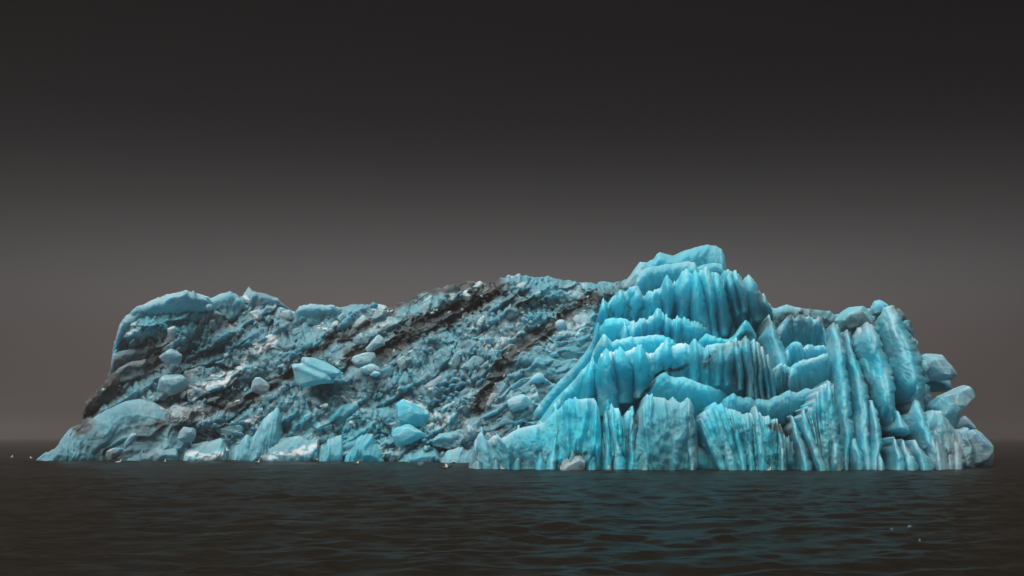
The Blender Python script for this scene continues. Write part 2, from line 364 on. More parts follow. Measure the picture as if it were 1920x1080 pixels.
def ledges(pts, rs_, freq, amp, size):
    """broken layering: thin beds that stand proud or sit back"""
    d = np.array([rs_.normal(.25, .25), rs_.normal(0, .3), 1.0]); d /= np.linalg.norm(d)
    q = pts/size; b = (q@d)*freq+0.55*fbm3(q*1.7+rs_.uniform(0, 9), 5, 2)
    i = np.floor(b); f = b-i; sd = int(rs_.randint(9999))
    h0, h1 = h2(i, i*0, sd), h2(i+1, i*0, sd); w = smooth(0.80, 1.0, f)
    h = h0*(1-w)+h1*w+0.5*n3(q*3.1+sd % 7, sd)*(1-w)
    return pts*(1-amp*h)[:, None]
def block(name, outline, Y, depth, parent=None, seed=0, p=40, sub=5, fronts=5, rough=0.045, tilt=0.45, world=False, chips=16, layered=0.0, groove=None, **kw):
    """a broken block of ice whose outline stands at distance Y, with facets towards the viewer"""
    rs = np.random.RandomState(seed+100)
    k = Y/F; o = np.array(hull2(outline), float); cu, cv = o.mean(0)
    xz = np.stack([(o[:, 0]-cu)*k, -(o[:, 1]-cv)*k], -1)
    if np.cross(xz[1]-xz[0], xz[2]-xz[1]) < 0: xz = xz[::-1]
    N, D = [], []
    for a, b in zip(xz, np.roll(xz, -1, 0)):
        e = b-a
        if np.hypot(*e) < 1e-3: continue
        n = np.array([e[1], -e[0]])/np.hypot(*e); d = max(0.05, float(n@a))
        for sg in (-1, 1):
            t = tilt*rs.uniform(0.3, 1.2)
            v = np.array([n[0], sg*t, n[1]]); ln = np.linalg.norm(v); N.append(v/ln); D.append(d/ln)
    for i in range(fronts):
        for sg in (-1, 1):
            v = np.array([rs.uniform(-.75, .75), sg, rs.uniform(-.55, .75)]); v /= np.linalg.norm(v); N.append(v); D.append(depth*0.5*rs.uniform(0.75, 1.05))
    dirs, tris = ico(sub)
    r_soft = star(dirs, N, D, p); r_hard = 1/np.max([np.maximum(dirs@n_, 0)/d_ for n_, d_ in zip(N, D)], axis=0)
    kw['pale'] = np.clip(kw.get('pale', 0)+0.35*smooth(0.25/p, 0.8/p, 1-r_soft/r_hard), 0, 1) if p > 12 else kw.get('pale', 0)  # edges painted paler, imitating light that shines through thin ice
    pts = dirs*r_soft[:, None]
    size = math.sqrt(depth*np.ptp(xz[:, 0]))
    q = pts/size
    if p > 8:
        pts = chip(pts, rs, chips)
        if layered > 0: pts = ledges(pts, rs, 5.0, layered, size)
    if groove:
        gx, gz, go, gw, gd = groove; dd = gx*pts[:, 0]+gz*pts[:, 2]-go
        pts = pts*(1-gd*np.exp(-(dd/gw)**2)+0.5*gd*np.exp(-((dd+1.6*gw)/gw)**2))[:, None]
    q = pts/size
    pts = pts*(1+rough*1.2*fbm3(q*2.2+seed, seed, 3)+rough*0.7*fbm3(q*8+seed, seed+50, 3))[:, None]
    c = P(cu, cv, Y)
    W = pts+c
    me = raw_mesh(name, pts if world else W, tris=tris)
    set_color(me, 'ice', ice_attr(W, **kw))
    if p > 12 and sub >= 5: me.polygons.foreach_set('use_smooth', np.zeros(len(me.polygons), bool))
    o_ = link(name, me, parent, ICE)
    if world: o_.location = c
    return o_

# ------------------------------------------------------------------ water
def build_water():
    rows = [-45, -30, -15, -5, 2, 6, 9, 11]
    y = 12.0
    while y < 105: rows.append(y); y *= 1.0062
    while y < 12000: rows.append(y); y *= 1.10
    rows = np.array(rows); cols = np.tan(np.linspace(-0.80, 0.80, 900))
    Yg = rows[:, None]+0*cols[None, :]; Xg = cols[None, :]*(rows[:, None]*0.97+50*np.exp(-np.maximum(rows, 0)/14)[:, None]+3)
    Z = np.zeros_like(Xg); rs = np.random.RandomState(4)
    for i in range(46):
        lam = 0.38*1.075**i*rs.uniform(0.9, 1.1); ang = math.radians(96)+rs.normal(0, 0.50)
        k = 2*math.pi/lam; A = 0.0105*lam**0.85*(1.0 if lam < 1.6 else (1.6/lam)**1.2)
        ph = k*(Xg*math.cos(ang)+Yg*math.sin(ang))+rs.uniform(0, 6.28)
        g = 0.55+0.75*n2(Xg/(lam*5)+i*3.3, Yg/(lam*4), 700+i)
        vis = np.clip(lam/(np.maximum(Yg, 5)*0.0052*2.2)-0.6, 0, 1)
        Z += A*g*vis*(1-2*np.abs(np.sin(ph/2))**1.15)
    Z *= smooth(400, 90, Yg)
    v = np.stack([Xg, Yg, Z], -1).reshape(-1, 3)
    nt, ns = Xg.shape; i = np.arange(nt*ns).reshape(nt, ns)
    q = np.stack([i[:-1, :-1], i[:-1, 1:], i[1:, 1:], i[1:, :-1]], -1).reshape(-1, 4)
    o = link('water', raw_mesh('water', v, q), None, WATER)
    tag(o, 'dark rippled brown sea water around the iceberg', 'water', kind='structure')
    return o
build_water()

# ------------------------------------------------------------------ the iceberg
berg = bpy.data.objects.new('iceberg', None); COL.objects.link(berg); berg.empty_display_size = 5
tag(berg, 'huge blue iceberg with a rubble slope and fluted cliffs standing in the sea', 'iceberg')

TOP = [(66, 864), (84, 852), (104, 842), (128, 812), (150, 798), (155, 776), (160, 756), (176, 740), (198, 716), (207, 690), (212, 660), (222, 622), (237, 592), (260, 577), (285, 564),
       (310, 554), (345, 548), (370, 551), (385, 559), (402, 557), (432, 550), (450, 556), (470, 551), (490, 552), (515, 560), (530, 569), (545, 582), (560, 584), (568, 578), (590, 575), (612, 573),
       (640, 577), (665, 570), (690, 569), (715, 570), (735, 576), (745, 566), (765, 566), (790, 549), (815, 540), (850, 534), (880, 529), (900, 527), (920, 532), (938, 524), (945, 519), (970, 515),
       (1000, 517), (1040, 521), (1080, 526), (1110, 532), (1150, 530), (1175, 524), (1200, 500), (1240, 520), (1290, 560), (1330, 600)]
def water_px(u): return np.interp(u, [60, 480, 760, 880, 1330], [861, 862, 863.5, 866, 866])
def slope_Y(u, v):
    """distance of the rubble slope's smooth mean surface"""
    vw = water_px(u); Yw = CAMH*F/(vw-HZ)
    Y = Yw+0.022*(vw-v)+0.000030*(vw-v)**2
    Y = Y-6.0*np.exp(-((u-300)/120)**2)*smooth(720, 620, v)*0.6
    Y = Y+7.0*smooth(190, 60, u)*smooth(860, 700, v)
    return Y
def rows_relief(u, v, ang, rowh, tooth, seed, over=0.8):
    ca, sa = math.cos(ang), math.sin(ang)
    a, b = u*ca+v*sa, -u*sa+v*ca
    b = b+rowh*1.5*fbm(a/90, b/70, seed, 3)
    tw = a/tooth+0.5*fbm(a/40, b/40, seed+1, 2)
    n0 = np.floor(b/rowh)
    c = tw+0.5*n0; ti = np.floor(c); tf = c-ti
    b = b+rowh*0.45*(h2(ti, n0, seed+2)-0.5)-rowh*0.35*(1-(2*tf-1)**2)*(-1)
    n1 = np.floor(b/rowh); f = b/rowh-n1
    rnd = h2(ti, n1, seed+3)
    return over*(1-f)**1.2*(0.8+0.5*rnd)+0.45*(1-np.abs(2*tf-1)**1.4)+0.2*rnd, f
def rubble_relief(u, v):
    ca, sa = math.cos(-0.55), math.sin(-0.55)
    wu, wv = u+7*fbm(u/28, v/28, 71, 2), v+7*fbm(u/28+7, v/28, 72, 2)
    a, b = wu*ca+wv*sa, -wu*sa+wv*ca
    fa, ra = facets(a/105, b/56, 11, 1.3, 0.6); fb, _ = facets(a/46, b/28, 12, 1.2, 0.5); fc, _ = facets(a/19, b/13, 13, 1.2, 0.4)
    rr, _ = rows_relief(u, v, -0.28, 31, 15, 15); r2, _ = rows_relief(u, v, -0.22, 27, 60, 35)
    tng = smooth(900, 960, u)*smooth(590, 650, v); rr = rr*(1-tng)+r2*tng
    zone = smooth(720, 800, u)*smooth(0.0, 0.25, fbm(u/90, v/70, 16, 2)+0.28)
    zone = np.maximum(zone, 0.9*smooth(480, 520, u)*smooth(690, 640, u)*smooth(722, 740, v)*smooth(830, 790, v))
    big = 1.6*fbm(u/110, v/60, 17, 3)
    band = 0.0*u
    su, sv = u+9*fbm(u/40, v/40, 74, 2), v+9*fbm(u/40+3, v/40, 75, 2)
    for w, k, pts in DIRT[:6]: band = np.maximum(band, k*(1-smooth(0.2*w, 2.6*w, polydist(su, sv, pts))))
    return big+0.55*(1-2*np.abs(n2(a/130, b/24, 81)))+0.8*fa*(1-0.3*zone)+0.30*fb*(1-0.5*zone)+0.20*fc+0.95*rr*(0.55+0.45*zone)-0.16*np.abs(n2(u/8+v/26, v/38, 19))+0.08*fbm(u/5, v/5, 18, 3)-0.55*band
def surf_Y(u, v): return slope_Y(u, v)-rubble_relief(u, v)

ns, nt = 960, 270
us = np.linspace(66, 1330, ns)[None, :]
tops = np.interp(us, [p[0] for p in TOP], [p[1] for p in TOP])
tops = tops-3.5*fbm(us/9, us*0, 21, 3)-3.0*(worley(us/16, us*0+0.5, 22)[1]-0.7)
tt = np.linspace(0, 1, nt)[:, None]
Vr = tops*(1-tt)+(water_px(us)+6)*tt; Ur = us+0*tt
Vr[-1] += 6
Yr = surf_Y(Ur, Vr)+2.0*np.exp(-tt*26)
grid_solid('rubble_slope', Ur, Vr, Yr, 16, berg, 0.45*smooth(0.1, 0.6, fbm(Ur/60, Vr/34, 25, 4)), drop=1.0, rub=True)

# ---- loose and frozen-in blocks: (outline, forward metres, thickness metres, options, label or None when frozen in)
BL = [
 ([(542, 690), (547, 672), (560, 667), (590, 669), (625, 684), (648, 700), (652, 714), (640, 724), (600, 723), (565, 729), (548, 722)], 2.6, 4.0, dict(blue_add=.42, pale=.30, p=30, sub=5, groove=(.38, .92, .25, .28, .20)), 'large pale blue ice block with a diagonal groove in the middle of the rubble slope', 'ice_block'),
 ([(577, 666), (586, 656), (602, 653), (620, 660), (625, 674), (600, 678)], 1.5, 2.0, dict(blue_add=.25, pale=.3), None, 0),
 ([(652, 682), (660, 668), (680, 661), (700, 658), (708, 668), (703, 681), (690, 687), (670, 692)], 1.9, 2.2, dict(blue_add=.25, pale=.5), 'bright pale cube of ice up and right of the large grooved block', 'ice_block'),
 ([(670, 692), (690, 684), (697, 679), (710, 687), (718, 694), (700, 701), (684, 703)], 2.1, 1.6, dict(blue_add=.12, pale=.6), 'flat pale ice shard just below the bright cube', 'ice_shard'),
 ([(691, 704), (703, 694), (717, 699), (705, 708)], 2.2, 0.9, dict(blue_add=.2, pale=.6), 'smallest pale ice chip under the flat shard', 'ice_shard'),
 ([(654, 641), (680, 619), (690, 632), (693, 644), (668, 647)], 1.6, 1.5, dict(pale=.4, dirt_k=.3), 'pale pyramid of ice on the dark dirt band', 'ice_block'),
 ([(674, 661), (690, 645), (710, 625), (722, 637), (729, 645), (712, 651), (690, 661)], 1.8, 1.6, dict(pale=.5, dirt_k=.3, blue_add=.1), 'pale ice slab leaning right of the pyramid', 'ice_block'),
 ([(690, 606), (700, 590), (708, 576), (722, 580), (728, 590), (725, 601), (710, 605)], 1.6, 1.6, dict(pale=.25, dirt_k=.3), 'grey blue wedge of ice under the dark skyline rubble', 'ice_block'),
 ([(716, 628), (735, 605), (750, 588), (773, 590), (772, 618), (757, 642), (735, 642)], 1.2, 2.2, dict(dirt_k=.5, blue_add=.1, p=26), None, 0),
 ([(736, 752), (739, 741), (748, 741), (762, 746), (795, 760), (819, 776), (815, 790), (795, 801), (770, 804), (748, 801), (737, 786)], 2.3, 2.6, dict(blue_add=.60, pale=.15, p=30, sub=5), 'bright turquoise ice block with a white upper edge low on the slope', 'ice_block'),
 ([(720, 807), (745, 803), (772, 792), (795, 804), (800, 817), (785, 829), (760, 834), (738, 837)], 2.7, 2.2, dict(blue_add=.42, pale=.22, sub=5), 'faceted pale ice slab below the turquoise block', 'ice_block'),
 ([(872, 800), (879, 794), (890, 804), (894, 816), (885, 821), (874, 812)], 2.0, 1.0, dict(blue_add=.1, pale=.5), 'small pale ice lump beside the left foot of the fluted cliff', 'ice_block'),
 ([(941, 757), (950, 747), (975, 736), (998, 746), (995, 765), (975, 772), (952, 774)], 2.4, 2.0, dict(blue_add=.18, pale=.5, dirt_k=.2), 'pale angular ice block below the egg shaped one', 'ice_block'),
 ([(986, 721), (998, 702), (1010, 696), (1022, 702), (1024, 713), (1012, 721)], 2.0, 1.6, dict(blue_add=.15, pale=.5, p=6, dirt_k=.2), 'smooth egg shaped pale ice block near the flank of the blue cliff', 'ice_block'),
 ([(1037, 612), (1041, 600), (1050, 596), (1062, 600), (1066, 611), (1060, 621), (1045, 622)], 2.2, 1.6, dict(blue_k=.3, pale=.6, p=5, dirt_k=.05, rough=.02), 'round grey white ice boulder high on the slope', 'ice_boulder'),
 ([(292, 735), (297, 712), (310, 702), (340, 701), (358, 705), (356, 720), (345, 733), (320, 743), (300, 749)], 2.2, 2.8, dict(blue_add=.18, pale=.4), 'pale teal ice cube on the left slope beside a snow streak', 'ice_block'),
 ([(291, 676), (305, 662), (322, 650), (335, 659), (345, 668), (335, 682), (310, 683)], 2.2, 2.2, dict(blue_add=.08, pale=.3, dirt_k=.2), 'pointed pale ice block above the teal cube', 'ice_block'),
 ([(461, 731), (474, 712), (483, 703), (500, 715), (511, 725), (505, 737), (480, 741)], 2.0, 1.8, dict(blue_k=.3, pale=.4, dirt_k=.2), 'grey angular ice block left of the large grooved block', 'ice_block'),
 ([(222, 732), (250, 705), (285, 685), (305, 680), (325, 688), (295, 706), (262, 727), (235, 742)], 2.2, 2.2, dict(dirt_k=.2, p=9), None, 0),
 ([(328, 815), (345, 797), (358, 797), (370, 809), (366, 828), (345, 836)], 2.4, 2.0, dict(pale=.3, p=9, dirt_k=.2), 'smooth rounded grey blue ice block above the lower left waterline', 'ice_block'),
 ([(368, 808), (395, 785), (420, 768), (428, 754), (442, 753), (453, 766), (447, 790), (420, 802), (385, 814)], 1.8, 2.4, dict(blue_add=.08, pale=.2), None, 0),
 ([(226, 840), (240, 822), (250, 807), (260, 806), (262, 815), (246, 836), (232, 846)], 4.2, 1.3, dict(blue_k=0, dirt_k=.35, pale=.3, p=9), 'grey leaning ice stone at the lower left waterline', 'ice_stone'),
 ([(193, 864), (200, 845), (215, 837), (234, 840), (226, 856), (205, 866)], 4.4, 1.4, dict(blue_k=0, dirt_k=.6, pale=.2), 'dirty grey lump at the foot of the leaning stone', 'ice_stone'),
 ([(224, 872), (246, 846), (268, 834), (300, 825), (330, 826), (342, 845), (338, 872)], 3.4, 3.6, dict(sub=5, pale=.2), None, 0),
 ([(336, 872), (348, 838), (380, 828), (415, 822), (432, 840), (428, 872)], 2.8, 3.4, dict(sub=5, blue_add=.1), None, 0),
 ([(425, 872), (440, 838), (462, 815), (478, 822), (470, 850), (455, 872)], 2.4, 2.2, dict(blue_add=.15), None, 0),
 ([(455, 872), (470, 830), (490, 790), (520, 762), (528, 770), (505, 830), (490, 872)], 2.6, 2.4, dict(blue_add=.18), None, 0),
 ([(496, 868), (502, 835), (530, 820), (560, 819), (596, 814), (604, 835), (600, 868)], 2.2, 3.0, dict(sub=5, pale=.25), None, 0),
 ([(590, 870), (600, 838), (622, 820), (640, 815), (650, 830), (640, 870)], 2.2, 2.4, dict(blue_add=.15), None, 0),
 ([(610, 792), (624, 772), (650, 757), (670, 755), (678, 770), (667, 800), (640, 816), (615, 806)], 1.8, 2.4, dict(blue_add=.22, pale=.2), None, 0),
 ([(640, 872), (655, 840), (672, 818), (695, 812), (715, 832), (728, 872)], 2.3, 2.6, dict(blue_add=.22, pale=.3, sub=5), None, 0),
 ([(742, 872), (758, 850), (790, 838), (815, 827), (834, 835), (826, 852), (800, 872)], 2.6, 2.2, dict(blue_add=.2, pale=.3), None, 0),
 ([(822, 872), (838, 846), (862, 838), (890, 842), (900, 858), (895, 874)], 2.2, 2.4, dict(blue_add=.2), None, 0),
 ([(800, 832), (825, 812), (860, 806), (890, 816), (885, 834), (840, 842)], 1.8, 2.4, dict(blue_add=.15), None, 0),
 ([(835, 790), (850, 775), (875, 772), (880, 790), (862, 806), (842, 806)], 1.5, 2.0, dict(blue_add=.22), None, 0),
 ([(820, 770), (845, 752), (880, 748), (885, 765), (860, 782), (828, 784)], 1.4, 2.0, dict(blue_add=.22), None, 0),
 ([(900, 798), (925, 780), (960, 775), (998, 778), (1000, 800), (960, 806), (915, 806)], 1.6, 2.4, dict(pale=.2, dirt_k=.4), None, 0),
 ([(915, 725), (945, 712), (985, 716), (985, 730), (950, 738), (920, 736)], 1.5, 1.8, dict(pale=.2, dirt_k=.4), None, 0),
 ([(550, 588), (562, 574), (590, 570), (620, 571), (640, 578), (640, 600), (600, 610), (560, 606)], 2.0, 3.5, dict(sub=5, blue_add=.12), None, 0),
 ([(465, 575), (470, 551), (478, 546), (500, 551), (520, 560), (545, 580), (520, 585), (485, 590)], 2.0, 3.0, dict(sub=5, blue_k=.6, pale=.2), None, 0),
 ([(392, 590), (395, 560), (412, 552), (432, 546), (448, 556), (456, 580), (430, 600)], 2.6, 3.0, dict(sub=5, blue_add=.12), None, 0),
 ([(366, 610), (384, 585), (400, 578), (420, 590), (410, 605), (392, 618)], 2.8, 2.2, dict(blue_k=.2), None, 0),
 ([(384, 576), (388, 569), (396, 568), (401, 574), (399, 582), (388, 584)], 3.4, 0.9, dict(blue_add=.1, pale=.5, p=6), 'small round pale ice lump under the left summit', 'ice_block'),
]
def buttress(ol, Yc, th, i, kw):
    h = np.array(ol, float); lo, hi = int(np.argmin(h[:, 0])), int(np.argmax(h[:, 0]))
    n = len(h); fwd = [h[(lo+k) % n] for k in range((hi-lo) % n+1)]; bwd = [h[(lo-k) % n] for k in range((lo-hi) % n+1)]
    up, dn = (fwd, bwd) if np.mean([p[1] for p in fwd]) < np.mean([p[1] for p in bwd]) else (bwd, fwd)
    wet = max(p[1] for p in ol) > 866
    if wet:
        Yc = float(CAMH*F/(np.mean(water_px(h[:, 0]))-HZ))-0.55*th; wr = water_row(Yc, .4)
        up = [h[lo]]+list(up)+[h[hi]]; x0, x1 = up[0][0]+4, up[-1][0]-4
        dn = [(x, wr+6) for x in np.linspace(x0, x1, 6)]
    k2 = {k: v for k, v in kw.items() if k in ('pale', 'blue_add', 'blue_k', 'dirt_k')}
    rw = np.random.RandomState(900+i)
    return curtain('ice_buttress', up, dn, Yc+.3, Yc-(.35*th if wet else 0), berg, wave=rw.uniform(16, 30), amp=rw.uniform(.3, .5), jag=3, seed=400+i*7, under=.7, lip=.9, bulge=.3*th, fade=.35, endpush=.6*th, thick=max(3, th), shear=rw.uniform(.2, .7), rub=True, **k2)
rs = np.random.RandomState(5)
for i, (ol, fw, th, kw, lab, nm) in enumerate(BL):
    cu, cv = np.mean(ol, 0)
    Yc = float(slope_Y(np.array([cu]), np.array([cv]))[0])-fw
    if lab: tag(block(nm, ol, Yc-0.8, th, None, seed=i, world=True, rub=True, chips=26, layered=.05, **{**dict(dirt_k=.25), **kw, 'pale': kw.get('pale', 0)*.7}), lab, 'ice block' if 'block' in nm else nm.replace('_', ' '), 'loose ice blocks on the rubble slope')
    else: buttress(ol, Yc, th, i, kw)
# the left summit: rounded lobes over darker, recessed beds
def LC(name, crest, base, Yc, **kw): return curtain(name, crest, base, Yc, Yc, berg, **kw)
LC('summit_lobe', [(212, 668), (217, 636), (223, 611), (237, 590), (258, 576), (272, 572), (284, 590)], [(214, 660), (222, 650), (235, 642), (250, 638), (264, 634), (278, 630), (290, 628)], 94.6, wave=34, amp=.45, jag=3, seed=51, pale=.3, under=1.2, lip=1.2, blue_add=-.05, dirt_k=.2)
LC('summit_lobe', [(266, 600), (268, 572), (285, 563), (312, 552), (345, 544), (372, 549), (388, 558), (396, 566), (402, 580)], [(272, 626), (284, 626), (300, 622), (320, 618), (340, 612), (358, 604), (372, 597), (386, 592), (402, 590)], 93.8, wave=30, amp=.5, jag=3, seed=52, pale=.35, under=1.8, lip=1.4, endpush=2, endw=40, blue_add=.10, dirt_k=.2)
LC('summit_bed', [(209, 675), (214, 640), (240, 632), (280, 622), (320, 612), (360, 596), (404, 585)], [(206, 700), (225, 700), (250, 698), (280, 690), (310, 680), (345, 665), (404, 650)], 96.6, wave=60, amp=.35, jag=1, seed=53, pale=.1, under=.6, lip=.3, endpush=1.5, endw=40, blue_add=.10, dirt_k=.4)
LC('summit_bed', [(207, 690), (212, 662), (240, 655), (270, 648), (300, 643), (322, 640)], [(206, 715), (222, 712), (240, 708), (262, 700), (290, 688), (318, 676)], 95.0, wave=40, amp=.3, jag=2, seed=54, pale=.15, under=.8, lip=.5, blue_k=.4, dirt_k=.7)
LC('summit_bed', [(209, 706), (222, 690), (248, 678), (274, 674), (284, 684)], [(212, 720), (228, 716), (246, 710), (264, 704), (284, 698)], 94.0, wave=24, amp=.3, jag=2, seed=55, pale=.25, under=.6, lip=.6, blue_k=.2, dirt_k=.6)
# dirty ice under the left summit and the long blue foot
curtain('dirty_ice_wall', [(154, 792), (158, 762), (172, 742), (196, 718), (212, 700), (240, 690), (275, 676), (300, 676)], [(150, 800), (165, 800), (190, 795), (215, 790), (245, 775), (270, 765), (290, 745), (310, 730)],
        94.5, 93.0, berg, wave=13, amp=.6, jag=8, seed=31, pale=.1, blue_k=0, dirt_add=.35, endpush=1.0)
curtain('blue_foot', [(68, 862), (84, 851), (104, 840), (128, 806), (140, 798), (162, 788), (200, 768), (236, 752), (262, 748), (290, 756), (318, 776), (342, 802), (366, 840)], [(66, 880), (90, 880), (110, 880), (140, 880), (170, 880), (200, 880), (230, 880), (260, 880), (290, 880), (320, 880), (345, 880), (375, 880)],
        [91.5, 91.0, 91.4, 92.4], [90.6, 90.2, 90.0, 90.6], berg, wave=46, amp=.6, jag=3, seed=33, pale=.15, blue_add=.06, shear=.5, endpush=2.0, bulge=.9, fade=.2)

# ---- random chunks of the rubble: 300 largest as parts, the rest joined
def chunk_geo(rng_, size, sub, elong, p):
    n = rng_.randint(6, 11); N = rng_.normal(size=(n, 3)); N /= np.linalg.norm(N, axis=1)[:, None]
    N = np.concatenate([N, np.eye(3), -np.eye(3)]); D = rng_.uniform(0.45, 1.0, len(N))
    d, tr = ico(sub); v = chip(d*star(d, N, D, p)[:, None], rng_, 8, .75, .95)
    if rng_.rand() < .5: v = ledges(v, rng_, 2.6, .2, 1.0)
    v = v*(1+0.06*fbm3(v*2.6+rng_.uniform(0, 50), rng_.randint(999), 2))[:, None]
    v = v*np.array([elong, 0.9, rng_.uniform(0.55, 0.95)])*size*0.5
    a = rng_.normal(-0.45, 0.35); b = rng_.normal(0, .4); c = rng_.normal(0, .5)
    Ry = np.array([[math.cos(a), 0, math.sin(a)], [0, 1, 0], [-math.sin(a), 0, math.cos(a)]])
    Rx = np.array([[1, 0, 0], [0, math.cos(b), -math.sin(b)], [0, math.sin(b), math.cos(b)]]); Rz = np.array([[math.cos(c), -math.sin(c), 0], [math.sin(c), math.cos(c), 0], [0, 0, 1]])
    return v@(Ry@Rx@Rz).T, tr
rg = np.random.RandomState(11)
cand = []
while len(cand) < 330:
    u = rg.uniform(215, 1120); top = np.interp(u, [p[0] for p in TOP], [p[1] for p in TOP])
    v = rg.uniform(top+3, 866)
    if v > 866-0 or (u > 1000 and v > 760-(u-1000)*1.1): continue
    if u < 300 and v < 720: continue
    cand.append((14+38*rg.power(0.45) if rg.rand() < .6 else rg.uniform(9, 18), u, v))
while len(cand) < 720:                                   # chips, mostly gathered below the dirt bands and snow streaks
    if rg.rand() < .5: pts_ = SNOW[rg.randint(len(SNOW))][1] if rg.rand() < .5 else DIRT[rg.randint(6)][2]; k_ = rg.randint(len(pts_)-1); f_ = rg.rand(); u, v = [pts_[k_][j]*(1-f_)+pts_[k_+1][j]*f_+rg.normal(0, 11) for j in (0, 1)]
    else: u = rg.uniform(230, 1110); v = rg.uniform(560, 862)
    top = np.interp(u, [p[0] for p in TOP], [p[1] for p in TOP])
    if v < top+3 or v > 862 or (u > 1000 and v > 760-(u-1000)*1.1) or (u < 300 and v < 720): continue
    cand.append((rg.uniform(4, 9.5), u, v))
cand.sort(key=lambda c: -c[0])
big, sml = cand[:300], cand[300:]
acc_v, acc_t, acc_c, off = [], [], [], 0
for i, (sz, u, v) in enumerate(cand):
    Yc = float(surf_Y(np.array([u]), np.array([v]))[0]); m = sz*Yc/F
    vt, tr = chunk_geo(rg, m, 3 if i < 300 else 2, rg.uniform(0.9, 1.9), rg.choice([20, 34, 60]))
    W = vt+P(u, v, Yc+0.20*m)
    pale = float(np.clip(rg.normal(0.18, 0.2), 0, 0.8)); bl = rg.normal(0, 0.08)
    if rg.rand() < (0.10 if sz > 10 else 0.35): pale = 0.8
    colr = ice_attr(W, pale, blue_add=bl, dirt_k=0.95 if pale < .6 else .15, snow_k=.8, rub=True)
    if i < 300:
        me = raw_mesh('ice_chunk', W, tris=tr); set_color(me, 'ice', colr); me.polygons.foreach_set('use_smooth', np.zeros(len(me.polygons), bool)); link('ice_chunk', me, berg, ICE)
    else:
        acc_v.append(W); acc_t.append(tr+off); acc_c.append(colr); off += len(W)
me = raw_mesh('small_ice_chunks', np.concatenate(acc_v), tris=np.concatenate(acc_t)); set_color(me, 'ice', np.concatenate(acc_c))
tag(link('small_ice_chunks', me, berg, ICE), kind='stuff')

# ---- the fluted promontory on the right
def core():
    T = [(985, 880), (1000, 800), (1040, 745), (1080, 705), (1110, 660), (1125, 610), (1135, 575), (1160, 560), (1200, 556), (1250, 545), (1300, 530), (1360, 522), (1400, 532), (1430, 556), (1450, 574), (1480, 576), (1550, 590),
         (1570, 585), (1600, 580), (1640, 572), (1660, 570), (1690, 588), (1710, 625), (1730, 670), (1745, 740), (1790, 800), (1830, 850), (1845, 880)]
    us = np.linspace(985, 1845, 320)[None, :]; tops = np.interp(us, [p[0] for p in T], [p[1] for p in T])+4
    tt = np.linspace(0, 1, 150)[:, None]
    V = tops*(1-tt)+884*tt; U = us+0*tt
    Y = 69.0+0.056*(880-V)+5.0*smooth(1080, 990, U)+3.0*smooth(1700, 1840, U)
    Y = Y-0.5*fbm(U/60, V/60, 41, 4)-0.15*fbm(U/9, V/16, 42, 4)-0.45*np.abs(n2(U/17, V/150, 43))
    return grid_solid('cliff_core', U, V, Y, 14, berg, 0.1, drop=.6)
core()
def deeper(Y): Y = np.asarray(Y, float); return np.where(Y > 65.5, 65.5+(Y-65.5)*2.3, Y)
def C(name, crest, base, Yc, Yb, **kw): return curtain(name, crest, base, deeper(Yc) if name != 'fluted_wall' else Yc, deeper(Yb) if name == 'flank_ridge' and base[0][1] < 880 else Yb, berg, tuck=26 if name == 'fluted_curtain' else 8, **{**(dict(endpush=2.4, endw=46) if name == 'fluted_curtain' else {}), **kw})
def SB(ol, Y, *a, **kw): return block('summit_block', ol, float(deeper(Y)), *a, **kw)
# summit blocks behind the highest curtain
C('summit_cap', [(1172, 552), (1184, 522), (1200, 491), (1212, 493), (1225, 487), (1231, 478), (1237, 473), (1247, 475), (1262, 479), (1285, 470), (1310, 463), (1326, 459), (1342, 460), (1353, 467), (1359, 482), (1364, 512), (1374, 545)],
  [(1178, 590), (1200, 590), (1225, 590), (1250, 590), (1275, 590), (1300, 590), (1325, 590), (1350, 590), (1368, 590)], 73.4, 73, wave=55, amp=.7, jag=3, seed=81, lip=2.4, under=1.2, endpush=2.0, endw=40, pale=.25, blue_k=.72, thick=6)
C('summit_cap', [(1186, 552), (1194, 522), (1202, 508), (1216, 501), (1240, 497), (1262, 494), (1290, 489), (1303, 492), (1309, 505), (1314, 540)],
  [(1195, 585), (1215, 585), (1235, 585), (1255, 585), (1275, 585), (1295, 585), (1312, 585)], 72.4, 72, wave=44, amp=.6, jag=3, seed=82, lip=1.2, under=2.2, endpush=2.0, endw=34, pale=.35, blue_k=.72, thick=5)
C('summit_cap', [(1290, 520), (1300, 503), (1316, 496), (1336, 492), (1354, 494), (1362, 512)], [(1292, 560), (1308, 560), (1324, 560), (1342, 560), (1364, 560)], 72.9, 72, wave=40, amp=.4, jag=3, seed=84, lip=.8, under=1.8, endpush=1.0, endw=20, pale=.25, blue_k=.72, thick=4)
SB([(1160, 545), (1178, 520), (1200, 489), (1215, 500), (1212, 530), (1190, 550)], 73.8, 3.0, berg, seed=83, p=18, sub=5, pale=.3, blue_k=.5)
